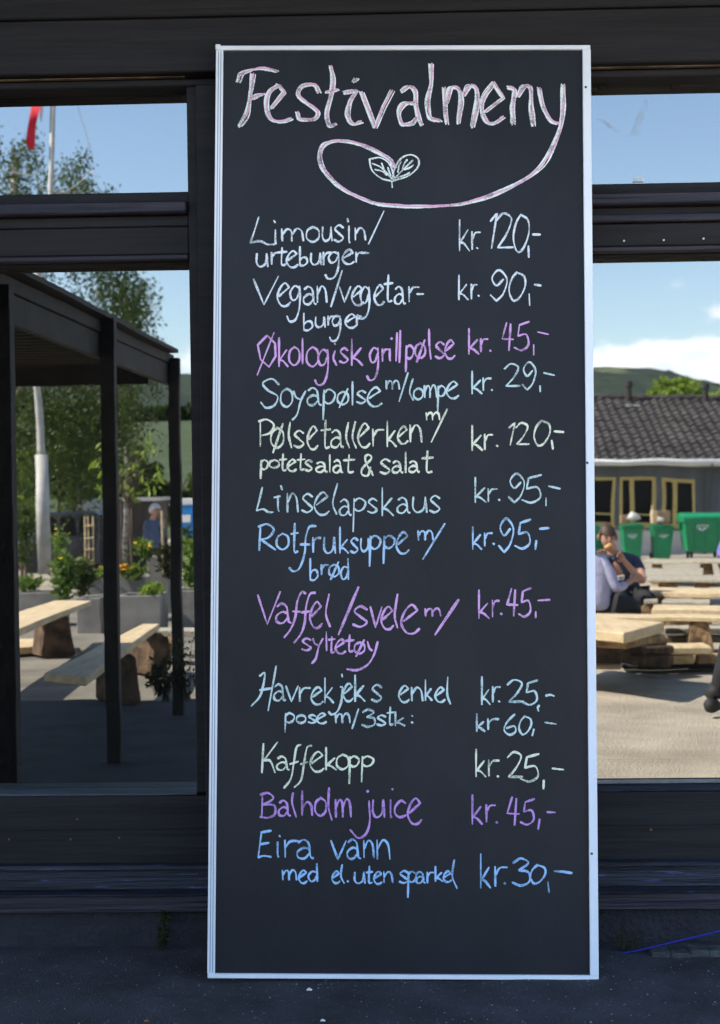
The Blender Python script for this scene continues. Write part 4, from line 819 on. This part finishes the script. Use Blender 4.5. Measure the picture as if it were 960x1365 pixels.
# ------------------------------------------------------------------ bins
def wheelie(px, pyt, pyb, Y, label, group='two wheeled green bins by the grey building'):
    k = (Y+4.36)/1900; c = ref(px, pyb, Y); z0 = gz(Y); H = (pyb-pyt)*k; w0, w1 = .215, .27; d0, d1 = .24, .33
    r = empty('wheelie_bin', (c.x, -Y, z0), label=label, cat='bin', group=group)
    def q(w_, d, z, dy=0): return [Vector((c.x+sx*w_, -Y+sy*d+dy, z)) for sx, sy in ((-1, -1), (1, -1), (1, 1), (-1, 1))]
    mb = MB(); L_ = [q(w0, d0, z0+.03), q(w1*.97, d1*.95, z0+H-.13), q(w1+.015, d1+.01, z0+H-.125), q(w1+.015, d1+.01, z0+H-.075)]
    mb.add(sum(L_, []), [(3, 2, 1, 0)]+[(4*j+i, 4*j+(i+1) % 4, 4*j+4+(i+1) % 4, 4*j+4+i) for j in range(3) for i in range(4)]+[(12, 13, 14, 15)])
    mb.build('body', greenp, r, bevel=.008)
    mb = MB(); L_ = [q(w1+.025, d1+.03, z0+H-.07), q(w1+.02, d1+.025, z0+H-.04), q(w1-.05, d1-.06, z0+H)]
    mb.add(sum(L_, []), [(3, 2, 1, 0)]+[(4*j+i, 4*j+(i+1) % 4, 4*j+4+(i+1) % 4, 4*j+4+i) for j in range(2) for i in range(4)]+[(8, 9, 10, 11)]); mb.build('lid', greend, r, bevel=.008)
    for sx in (-1, 1): MB().tube([(c.x+sx*.2, -Y-.22, z0+.1), (c.x+sx*.26, -Y-.22, z0+.1)], .1, 14).build('wheel', black, r)
    MB().tube([(c.x-.2, -Y-.38, z0+H-.08), (c.x+.2, -Y-.38, z0+H-.08)], .015, 8).build('handle', greend, r)
    emblem(r, c.x, -Y+d1*.93, z0+H*.66, .13)
def emblem(r, x, y, z, s):              # pale wing shaped mark with a line of print
    mb = MB(); mb.add([(x-s, y, z+s*.3), (x-s*.15, y, z+.02), (x, y, z-s*.35), (x-s*.5, y, z-.005)], [(0, 1, 2, 3)]); mb.add([(x+s, y, z+s*.3), (x+s*.15, y, z+.02), (x, y, z-s*.35), (x+s*.5, y, z-.005)], [(0, 3, 2, 1)])
    for k in range(7): mb.bb(x-s*.95+k*s*.28, x-s*.78+k*s*.28, y-.004, y, z+s*.36, z+s*.55)
    mb.build('printed_mark', whitep, r)
wheelie(843, 695, 742, 37.5, 'green wheelie bin with cardboard on its lid behind the man in navy')
wheelie(880.5, 696, 742, 37.5, 'green wheelie bin with a bottle and a box on its lid')
wheelie(786, 697, 742, 38, 'green wheelie bin at the edge of the menu board')
wheelie(806, 699, 742, 38.5, 'green wheelie bin directly behind the seated man\'s head')
Yc = 37; cx = ref(937, 740, Yc).x; z0 = gz(Yc)
ct = empty('waste_container', (cx, -Yc, z0), label='large green four wheeled waste container before the grey building', cat='container')
def q(w_, d, z): return [Vector((cx+sx*w_, -Yc+sy*d, z)) for sx, sy in ((-1, -1), (1, -1), (1, 1), (-1, 1))]
mb = MB(); L_ = [q(.54, .36, z0+.2), q(.56, .38, z0+.26), q(.66, .5, z0+1.08), q(.71, .54, z0+1.1), q(.71, .54, z0+1.17)]
mb.add(sum(L_, []), [(3, 2, 1, 0)]+[(4*j+i, 4*j+(i+1) % 4, 4*j+4+(i+1) % 4, 4*j+4+i) for j in range(4) for i in range(4)]+[(16, 17, 18, 19)]); mb.build('body', greenp, ct, bevel=.012)
mb = MB(); prof = [(-.55, 0), (-.53, .07), (-.3, .14), (0, .165), (.3, .14), (.53, .07), (.55, 0)]
mb.prism(prof, Vector((cx-.72, -Yc, z0+1.172)), Vector((cx+.72, -Yc, z0+1.172)), Vector((0, 1, 0)), Vector((0, 0, 1))); mb.build('lid', greenp, ct, bevel=.01)
for sx in (-1, 1):
    MB().bb(cx+sx*.70-.04, cx+sx*.70+.04, -Yc-.06, -Yc+.06, z0+.85, z0+1.09).build('trunnion_bracket', greend, ct, bevel=.006)
    for sy in (-1, 1): MB().tube([(cx+sx*.42-.03, -Yc+sy*.28, z0+.1), (cx+sx*.42+.03, -Yc+sy*.28, z0+.1)], .1, 12).build('wheel', black, ct); MB().bb(cx+sx*.42-.045, cx+sx*.42+.045, -Yc+sy*.28-.03, -Yc+sy*.28+.03, z0+.1, z0+.22).build('caster_fork', black, ct)
for xx in (-.35, .0, .35): MB().add([(cx+xx-.01, -Yc+.395, z0+.3), (cx+xx+.01, -Yc+.395, z0+.3), (cx+xx+.012, -Yc+.508, z0+1.07), (cx+xx-.012, -Yc+.508, z0+1.07)], [(0, 1, 2, 3)]).build('rib', greend, ct)
emblem(ct, cx-.1, -Yc+.50, z0+.88, .2)
# rubbish on the lids
def onlid(px0, px1, py0, py1, Y, nm, m_, label, cat, lump=False):
    a, b = ref(px0, py0, Y), ref(px1, py1, Y); c = (a+b)/2
    if lump:
        q_ = MB(); q_.tube([(a.x, c.y, c.z-.02), (c.x-.05, c.y, c.z+.03), (c.x+.04, c.y, c.z), (b.x, c.y, c.z-.03)], [.03, abs(a.z-b.z)/2, abs(a.z-b.z)/2.3, .03], 8); o = q_.build(nm, m_, label=label, cat=cat)
    else: o = MB().box(c, (abs(b.x-a.x)/2, .12, abs(a.z-b.z)/2)).build(nm, m_, bevel=.006, label=label, cat=cat)
onlid(829, 838, 686, 695, 37.5, 'cardboard_box', cardb, 'small flattened box on the bin behind the man in navy', 'box')
onlid(837, 855, 683, 695, 37.4, 'paper_bag', paperw, 'crumpled white bag on top of the cardboard', 'rubbish', True)
onlid(874, 890, 680, 696, 37.5, 'cardboard_box', cardb, 'square brown box on the second bin', 'box')
c_ = ref(870.5, 696, 37.3)
MB().tube([c_, c_+Vector((0, 0, .3)), c_+Vector((0, 0, .38)), c_+Vector((0, 0, .52))], [.07, .07, .03, .025], 12).build('bottle', pine, label='pale bottle standing on the second bin beside the box', cat='bottle')
onlid(876, 882, 688, 695, 37.2, 'paper_cup', paperw, 'round white cup in front of the brown box', 'cup', True)

# ------------------------------------------------------------------ grey building with tiled roof
Yb = 41.5; kk = (Yb+4.36)/1900; o0 = ref(790, 742, Yb); zg = gz(Yb)
hb = empty('grey_building', (o0.x, -Yb, zg), label='long low grey building with dark tiled roof and ochre framed windows in the right pane', cat='building')
def lb(x0, x1, y0, y1, z0, z1, nm, m_, par=None, bev=0): return MB().bb(x0, x1, y0, y1, z0, z1).build(nm, m_, None, bevel=bev)
def put(o, par): o.parent = par; return o
X = lambda px: (px-790)*kk
Z = lambda py, px=790: (744-py+(px-790)*0.0)*kk
xl, xr = -6.0, 9.0; zf = Z(708); ze = Z(625)
put(lb(xl, xr, -.3, 0.02, -.2, zf, 'foundation', foundl), hb)
wins = [(791-32, 820), (826, 872), (879, 923)]
xs_ = [xl]+[v for a_, b_ in wins for v in (X(a_), X(b_))]+[xr]; zw0, zw1 = Z(703), Z(640)
for i in range(0, len(xs_), 2): put(lb(xs_[i], xs_[i+1], -.25, 0, zf+.002, ze+.15, 'wall', wallg), hb)
for a_, b_ in wins:
    put(lb(X(a_)+.002, X(b_)-.002, -.25, 0, zf+.002, zw0, 'wall', wallg), hb); put(lb(X(a_)+.002, X(b_)-.002, -.25, 0, zw1, ze+.15, 'wall', wallg), hb)
    x0, x1 = X(a_), X(b_); f = .095; fr = MB(); zt_, zb_ = zw1, zw0; mid = x0+(x1-x0)*.36
    for q0, q1 in ((x0, x0+f), (x1-f, x1), (mid-.07, mid+.07)): fr.bb(q0, q1, -.1, .035, zb_, zt_)
    for r0, r1 in ((x0+f, mid-.07), (mid+.07, x1-f)): fr.bb(r0, r1, -.1, .03, zb_, zb_+f).bb(r0, r1, -.1, .03, zt_-f, zt_)
    fr.bb(mid+.07, x1-f, -.09, .028, zb_+.32, zb_+.37)
    wo = put(fr.build('window', yellowf, None), hb); put(MB().bb(x0+f, x1-f, -.09, -.07, zb_+f, zt_-f).build('pane', darkg), wo)
    put(MB().bb(x0-.04, x1+.04, .036, .09, zb_-.05, zb_-.002).build('sill', yellowf), wo)
for k in range(28):
    x = X(926)+k*.16
    if x > xr-.1: break
    put(lb(x, x+.03, .001, .022, zf+.004, ze+.1, 'siding_batten', wallg), hb)
for k in range(1, 9):
    for x in (xl+k*.16,): put(lb(x, x+.03, .001, .022, zf+.004, ze+.1, 'siding_batten', wallg), hb)
# eave, gutter, soffit
put(lb(xl-.3, xr+.3, 0.003, .62, ze+.08, ze+.12, 'soffit', wallg), hb)
put(lb(xl-.3, xr+.3, .60, .66, ze-.0, ze+.17, 'fascia', gutterm), hb)
g_ = MB(); g_.tube([(xl-.35, .73, ze+.13), (xr+.35, .73, ze+.13)], .075, 10); put(g_.build('gutter', gutterm, smooth=True), hb)
g_ = MB(); g_.tube([(X(938), .70, ze+.05), (X(938), .1, ze-.2), (X(938), .08, .1)], .04, 8); put(g_.build('downpipe', wallg, smooth=True), hb)
# tiled roof surface: overlapping wavy courses
D_ = 5.2; RH = 2.35; nr = 17; nc = int((xr-xl+.6)/.30); V = []; Fc = []; sub = 5
for r_ in range(nr):
    for e in (0, 1):
        t = (r_+e)/nr; lift = .055 if e == 0 else 0.0
        for i in range(nc*sub+1):
            x = xl-.3+i*.30/sub; V.append((x, .70-t*(D_+.7), ze+.17+t*RH+lift+.028*math.sin(i*2*math.pi/sub)*1.2+.012*math.sin(i*.31+r_*2.1)))
    base_ = r_*2*(nc*sub+1); n_ = nc*sub+1
    Fc += [(base_+i, base_+i+1, base_+n_+i+1, base_+n_+i) for i in range(n_-1)]
    if r_: Fc += [(base_-n_+i, base_-n_+i+1, base_+i+1, base_+i) for i in range(n_-1)]
me = MB(); me.add(V, Fc); ro = put(me.build('roof_tiles', tilem, None), hb); tag(ro, kind='stuff')
rg_ = MB()
for k in range(int((xr-xl+.6)/.42)):
    rg_.tube([(xl-.3+k*.42, -D_, ze+.19+RH), (xl-.3+k*.42+.44, -D_, ze+.21+RH)], [.10, .12], 8)
put(rg_.build('ridge_tiles', tilem, None), hb)
put(MB().add([(xl-.3, -D_, ze+.15+RH), (xr+.3, -D_, ze+.15+RH), (xr+.3, -2*D_-.7, ze+.15), (xl-.3, -2*D_-.7, ze+.15)], [(0, 1, 2, 3)]).build('roof_back', tilem), hb)
put(lb(xl, xr, -2*D_, -.26, -.2, ze+.1, 'wall', wallg), hb)
for px_, h_ in ((860, .62), (960, .6)):
    xx = (px_-790)*(kk*1.11); q_ = MB().tube([(xx, -D_+.3, ze+RH-.1), (xx, -D_+.3, ze+RH+h_*.7+.1), (xx, -D_+.3, ze+RH+h_*.72+.1), (xx, -D_+.3, ze+RH+h_+.1)], [.09, .09, .14, .12], 10); put(q_.build('vent_pipe', darkwood2), hb)
put(MB().box(((863-790)*kk*1.1, -D_+.75, ze+RH-.12), (.22, .12, .02)).build('vent_flashing', gutterm), hb)
hb.rotation_euler = (0, R(1.5), R(0))
# bright trees behind the roof
for i, (x, y0, w_, lab) in enumerate(((884, 503, 16, 'pointed light green tree behind the roof by the vent pipe'), (900, 498, 17, 'tallest light green tree behind the roof'), (920, 506, 19, 'light green tree behind the roof, second from the right'), (948, 509, 26, 'broad light green tree behind the roof at the pane edge'), (872, 514, 6, 'small light green tree behind the roof'))):
    bush('tree', x, y0, 585, w_, 66+i*1.5, brightleaf, lab, 1500, .2, 'tree', 20)

# ------------------------------------------------------------------ far left background: stall, caravan, dark vehicle, blue cabin
Ys = 34; a, b = ref(157, 667, Ys), ref(212, 740, Ys)
st = empty('market_stall', ((a.x+b.x)/2, -Ys, gz(Ys)), label='brown grey stall hut behind the fruit sapling and the old man', cat='stall')
stm = mat('brown grey stall boards', (0.09, 0.07, 0.055), (0.14, 0.115, 0.09), scale=3, stretch=(6, 6, .3), rough=.9)
MB().bb(a.x, b.x, -Ys-1.6, -Ys, gz(Ys), a.z).build('wall', stm, st); MB().bb(a.x-.12, b.x+.12, -Ys-1.8, -Ys+.25, a.z+.003, a.z+.09).build('roof', foundl, st)
for k in range(9): x = a.x+(b.x-a.x)*k/9; MB().bb(x, x+.012, -Ys+.001, -Ys+.014, gz(Ys), a.z-.01).build('board_joint_strip', stm, st)
Yv = 31
def vehicle(px0, px1, pyt, pyb, Y, prof, m_, label, cat, name, win=None):
    a, b = ref(px0, pyt, Y), ref(px1, pyb, Y); w_ = b.x-a.x; z0 = gz(Y); H = a.z-z0
    r = empty(name, ((a.x+b.x)/2, -Y, z0), label=label, cat=cat); mb = MB()
    mb.prism([(a.x+w_*u, z0+H*v) for u, v in prof], Vector((0, -Y, 0)), Vector((0, -Y-1.8, 0)), Vector((1, 0, 0)), Vector((0, 0, 1))); mb.build('body', m_, r, bevel=.05)
    for u in (.18, .80):
        for dy in (.005, -1.66): MB().tube([(a.x+w_*u, -Y+dy+.02, z0+.33), (a.x+w_*u, -Y+dy-.2, z0+.33)], .33, 18).build('wheel', black, r)
    if win:
        for u0, u1, v0, v1 in win: MB().add([(a.x+w_*u0, -Y+.012, z0+H*v0), (a.x+w_*u1, -Y+.012, z0+H*v0), (a.x+w_*(u1-.01), -Y+.012, z0+H*v1), (a.x+w_*(u0+.02), -Y+.012, z0+H*v1)], [(0, 1, 2, 3)]).build('side_window', darkg, r)
vehicle(22, 132, 683, 760, Yv, [(0, .12), (0, .5), (.05, .6), (.22, .66), (.32, .98), (.36, 1), (.97, 1), (1, .93), (1, .12)], vanm, 'dark blue van parked behind the flagpole', 'van', 'parked_van', [(.36, .5, .62, .92), (.53, .72, .62, .92), (.75, .93, .62, .92)])
vehicle(104, 150, 665, 730, 36, [(0, .2), (0, .8), (.03, .93), (.12, 1), (.85, 1), (.96, .9), (1, .5), (.95, .2)], gutterm, 'white caravan standing behind the dark van', 'caravan', 'caravan', [(.2, .42, .55, .8), (.55, .8, .55, .8)])
Yl = 54
a, b = ref(231, 664, Yl), ref(262, 745, Yl); z0 = gz(Yl); cxx = (a.x+b.x)/2; hx = .56
tl_ = empty('portable_toilet', (cxx, -Yl, z0), label='blue portable cabin with white roof by the window post in the left pane', cat='cabin')
MB().bb(cxx-hx, cxx+hx, -Yl-1.1, -Yl, z0+.1, a.z-.3).build('wall', bluepl, tl_, bevel=.03)
mb = MB(); mb.prism([(-hx-.05, 0), (-hx-.04, .12), (-.3, .27), (.3, .27), (hx+.04, .12), (hx+.05, 0)], Vector((cxx, -Yl+.05, a.z-.297)), Vector((cxx, -Yl-1.15, a.z-.297)), Vector((1, 0, 0)), Vector((0, 0, 1))); mb.build('roof', gutterm, tl_, bevel=.02)
MB().bb(cxx-.36, cxx+.36, -Yl+.001, -Yl+.03, z0+.2, a.z-.45).build('door', bluepl, tl_, bevel=.01)
for k in range(4): MB().bb(cxx-.3+k*.17, cxx-.24+k*.17, -Yl+.031, -Yl+.05, z0+.3, a.z-1.1).build('door_rib', bluepl, tl_)
MB().bb(cxx-.2, cxx+.28, -Yl+.031, -Yl+.04, a.z-1.0, a.z-.7).build('notice', whitep, tl_)

# ------------------------------------------------------------------ people
def skinned(name, nodes, edges, m_, parent, sub=2, root=None):
    names = list(nodes); me = bpy.data.meshes.new(name); me.from_pydata([tuple(nodes[n][0]) for n in names], [(names.index(a), names.index(b)) for a, b in edges], [])
    o = bpy.data.objects.new(name, me); COL.objects.link(o); sm = o.modifiers.new('skin', 'SKIN'); sm.use_smooth_shade = True
    for i, n in enumerate(names): me.skin_vertices[0].data[i].radius = (nodes[n][1],)*2 if not isinstance(nodes[n][1], tuple) else nodes[n][1]; me.skin_vertices[0].data[i].use_root = (n == (root or names[0]))
    sb = o.modifiers.new('sub', 'SUBSURF'); sb.levels = sub; sb.render_levels = sub
    me.materials.append(m_)
    if parent: o.parent = parent; o.matrix_parent_inverse = parent.matrix_basis.inverted()
    return o
def chain(*n): return list(zip(n, n[1:]))
def hand(nodes, edges, wrist, tip, key, spread, curl=0.0):     # palm and five fingers
    w_, t = Vector(wrist), Vector(tip); d = (t-w_); Lh = 0.18; d.normalize(); s = Vector(spread).normalized(); nrm = d.cross(s)
    pm = w_+d*.06; nodes[key+'p'] = (pm, (.034, .02)); edges.append((key, key+'p'))
    for i, (o_, l_) in enumerate(((-.03, .062), (-.01, .078), (.01, .083), (.03, .073))):
        k1 = pm+d*.04+s*o_; k2 = k1+d*l_*.5+nrm*curl*.015; k3 = k2+d*l_*.5*(1-curl*.6)+nrm*curl*.035
        for j, p in enumerate((k1, k2, k3)): nodes['%sf%d%d' % (key, i, j)] = (p, .0095-.001*j)
        edges += [(key+'p', '%sf%d0' % (key, i)), ('%sf%d0' % (key, i), '%sf%d1' % (key, i)), ('%sf%d1' % (key, i), '%sf%d2' % (key, i))]
    k1 = pm-d*.01-s*.042; k2 = k1+d*.045-s*.02; nodes[key+'t0'] = (k1, .012); nodes[key+'t1'] = (k2, .009); edges += [(key+'p', key+'t0'), (key+'t0', key+'t1')]
def head_parts(c, fwd, up, r, hair, root, hairlen=0.0):
    fwd = Vector(fwd).normalized(); up = Vector(up).normalized(); sd = fwd.cross(up); s = r/.1
    mb = MB()
    n, k = 12, 18; vs = []                                     # hair cap: the upper and rear part of an ovoid
    for i in range(n+1):
        th = math.pi*i/n*0.62
        for j in range(k):
            ph = 2*math.pi*j/k; front = math.cos(ph); lim = th if front < .25 else th*(.62+.1*random.random())
            rr_ = (1.08+.05*random.random())*r
            d_ = up*math.cos(lim)*1.2+(fwd*math.cos(ph)*1.02+sd*math.sin(ph)*.9)*math.sin(lim); vs.append(c+d_*rr_-fwd*.006+up*.01)
    mb.add(vs, [(i*k+j, i*k+(j+1) % k, (i+1)*k+(j+1) % k, (i+1)*k+j) for i in range(n) for j in range(k)]); mb.build('hair', hair, root, smooth=True)
    for sgn in (-1, 1):
        e = c+fwd*r*.93+sd*sgn*r*.36+up*r*.12; MB().tube([e-sd*.011*s, e, e+sd*.011*s], [.003, .008*s, .003], 8).build('eye', black, root)
        e2 = e+up*.02*s; MB().tube([e2-sd*.018*s, e2+up*.004, e2+sd*.018*s], [.002, .004, .002], 6).build('eyebrow', hair, root)
        q_ = c+sd*sgn*r*.92; MB().tube([q_-up*.03*s, q_+sd*sgn*.008, q_+up*.03*s], [.008, .016*s, .01], 8).build('ear', skin, root)
    nz_ = c+fwd*r*1.0-up*r*.05; MB().tube([nz_+up*.03*s, nz_+fwd*.012*s-up*.012*s, nz_-up*.022*s], [.006, .014*s, .01], 8).build('nose', skin, root, smooth=True)
    mo = c+fwd*r*.93-up*r*.48; MB().tube([mo-sd*.024*s, mo, mo+sd*.024*s], [.003, .006, .003], 6).build('mouth', mat('lips', (.32, .11, .09), rough=.5), root)
V3 = Vector
def seated_person(label, P, shirt, trousers, hair, fwd, headr=.1, sleeve='short', hands=True, shoes=black):
    root = empty('person', P['pelvis'], label=label, cat='person'); up = V3((0, 0, 1))
    n = {'pelvis': (P['pelvis'], .13), 'chest': (P['chest'], .14), 'neckb': (P['neck']-up*.03, .07), 'neck': (P['neck']+up*.02, .055), 'jaw': (P['head']-up*.06+V3(fwd)*.015, .065), 'head': (P['head'], headr*.92), 'crown': (P['head']+up*.055, headr*.72)}
    e = chain('pelvis', 'chest', 'neckb', 'neck', 'jaw', 'head', 'crown')
    for s in 'ab':
        n['sh'+s] = (P['sh'+s], .06); n['el'+s] = (P['el'+s], .045); n['wr'+s] = (P['wr'+s], .029); e += chain('chest', 'sh'+s, 'el'+s, 'wr'+s)
        if hands: hand(n, e, P['wr'+s], P['ha'+s], 'wr'+s, P.get('sp'+s, (1, 0, 0)), P.get('cu'+s, .8))
        n['hip'+s] = (P['hip'+s], .095); n['kn'+s] = (P['kn'+s], .065); n['an'+s] = (P['an'+s], .045); e += chain('pelvis', 'hip'+s, 'kn'+s, 'an'+s)
    skinned('body', n, e, skin, root)
    n = {'hem': (P['pelvis']-up*.09, .155), 'pelvis': (P['pelvis'], .158), 'waist': ((P['pelvis']+P['chest'])/2, .15), 'chest': (P['chest'], .185), 'neckb': (P['neck']-up*.04, .095)}; e = chain('hem', 'pelvis', 'waist', 'chest', 'neckb')
    for s in 'ab':
        n['sh'+s] = (P['sh'+s], .078); k = P['el'+s] if sleeve == 'long' else P['sh'+s].lerp(P['el'+s], .6); n['el'+s] = (k, .062); e += chain('chest', 'sh'+s, 'el'+s)
        if sleeve == 'long': n['cf'+s] = (P['el'+s].lerp(P['wr'+s], .88), .043); e.append(('el'+s, 'cf'+s))
    skinned('shirt', n, e, shirt, root)
    n = {'pelvis': (P['pelvis']-up*.02, .155)}; e = []
    for s in 'ab':
        n['hip'+s] = (P['hip'+s], .115); n['kn'+s] = (P['kn'+s], .085); n['an'+s] = (P['an'+s]-up*.03, .065); e += chain('pelvis', 'hip'+s, 'kn'+s, 'an'+s)
    skinned('trousers', n, e, trousers, root)
    for s in 'ab':
        a_ = P['an'+s]; t = P.get('to'+s, a_+V3(fwd)*.2-up*.05); MB().tube([a_+up*.03, a_-V3(fwd)*.03-up*.035, (a_+t)/2-up*.03, t, t+(t-a_)*.2], [.05, .06, .052, .04, .015], 12).build('shoe', shoes, root, smooth=True)
    head_parts(P['head'], fwd, up, headr, hair, root)
    return root
Jr = lambda x, y, Y: ref(x, y, Y)
seated_person('dark haired man in a navy tee shirt eating with both hands at his mouth', dict(
    pelvis=Jr(838, 796, 10.9), chest=Jr(829, 757, 10.85), neck=Jr(817, 735, 10.8), head=Jr(811, 715, 10.7), sha=Jr(849, 748, 10.85), ela=Jr(857, 776, 10.5), wra=Jr(834, 749, 10.35), haa=Jr(822, 733, 10.3), spa=(.5, .2, .6), cua=1.2,
    shb=Jr(806, 747, 10.8), elb=Jr(797, 775, 10.4), wrb=Jr(801, 748, 10.35), hab=Jr(803, 733, 10.3), spb=(1, .2, .1), cub=1.2,
    hipa=Jr(848, 800, 10.85), kna=Jr(864, 797, 10.4), ana=Jr(866, 838, 10.45), hipb=Jr(828, 800, 10.85), knb=Jr(826, 798, 10.35), anb=Jr(828, 838, 10.4)), navy, blackc, hairb, (.0, 1, -.25), .1)
MB().tube([Jr(807, 730, 10.32), Jr(813, 727, 10.3), Jr(819, 730, 10.32)], [.02, .035, .02], 10).build('bun', mat('bread bun', (.5, .25, .1), (.62, .36, .16), scale=20), label='small bun held at the mouth of the man in navy', cat='food', smooth=True)
seated_person('man in a lavender shirt seated beside the board edge with one open hand', dict(
    pelvis=Jr(797, 803, 9.5), chest=Jr(797, 762, 9.5), neck=Jr(787, 734, 9.5), head=Jr(779, 713, 9.5), sha=Jr(806, 752, 9.45), ela=Jr(822, 788, 9.4), wra=Jr(838, 778, 9.5), haa=Jr(850, 770, 9.55), spa=(.2, .1, -.9), cua=.1,
    shb=Jr(778, 752, 9.7), elb=Jr(776, 785, 9.8), wrb=Jr(795, 790, 10.0), hab=Jr(805, 785, 10.05), spb=(0, .3, 1), cub=.5,
    hipa=Jr(806, 808, 9.5), kna=Jr(846, 806, 9.7), ana=Jr(842, 858, 9.8), hipb=Jr(792, 808, 9.6), knb=Jr(830, 806, 9.95), anb=Jr(828, 852, 10.0)), lav, blackc, hairb, (.8, -.5, 0), .1, 'long')
MB().tube([Jr(828, 768, 9.7), Jr(829, 774, 9.7)], [.045, .03], 10).build('paper_cup', paperw, label='white crumpled paper in the lap of the man in lavender', cat='paper')
seated_person('grey haired elderly person in a blue jacket standing behind the flowers', dict(
    pelvis=Jr(205, 728, 23), chest=Jr(204, 704, 23), neck=Jr(205, 690, 23), head=Jr(208, 680, 23), sha=Jr(197, 697, 22.9), ela=Jr(195, 714, 22.9), wra=Jr(200, 727, 22.8), haa=Jr(202, 733, 22.8), shb=Jr(211, 697, 23.2), elb=Jr(216, 711, 23.2), wrb=Jr(219, 702, 23), hab=Jr(219, 696, 23),
    hipa=Jr(202, 732, 23), kna=Jr(203, 756, 23), ana=Jr(203, 778, 23), hipb=Jr(208, 732, 23), knb=Jr(208, 756, 23), anb=Jr(208, 778, 23)), bluej, blackc, hairg, (.8, .4, 0), .11, 'long')
wk = seated_person('person in black trousers and boots stepping out of view at the right edge', dict(
    pelvis=Jr(1022, 650, 4.3), chest=Jr(1020, 560, 4.3), neck=Jr(1020, 505, 4.3), head=Jr(1022, 468, 4.3), sha=Jr(985, 530, 4.3), ela=Jr(975, 600, 4.3), wra=Jr(990, 650, 4.3), haa=Jr(995, 670, 4.3), shb=Jr(1060, 530, 4.3), elb=Jr(1070, 600, 4.3), wrb=Jr(1060, 650, 4.3), hab=Jr(1060, 670, 4.3),
    hipa=Jr(1005, 680, 4.3), kna=Jr(992, 805, 4.3), ana=Jr(957, 922, 4.3), toa=Jr(945, 944, 4.25), hipb=Jr(1040, 680, 4.3), knb=Jr(1060, 800, 4.3), anb=Jr(1040, 930, 4.3)), blackc, blackc, hairb, (.9, .3, 0), .1, 'long')
seated_person('person in a purple jacket sitting at the right edge beside the big container', dict(
    pelvis=Jr(972, 755, 24), chest=Jr(971, 728, 24), neck=Jr(972, 712, 24), head=Jr(974, 702, 24), sha=Jr(964, 722, 24), ela=Jr(960, 738, 23.8), wra=Jr(968, 745, 23.6), haa=Jr(970, 746, 23.5), shb=Jr(980, 722, 24), elb=Jr(984, 738, 23.8), wrb=Jr(976, 745, 23.6), hab=Jr(974, 746, 23.5),
    hipa=Jr(968, 758, 24), kna=Jr(966, 758, 23.5), ana=Jr(966, 780, 23.5), hipb=Jr(977, 758, 24), knb=Jr(978, 758, 23.5), anb=Jr(978, 780, 23.5)), purple, blackc, hairb, (0, 1, 0), .11, 'long')
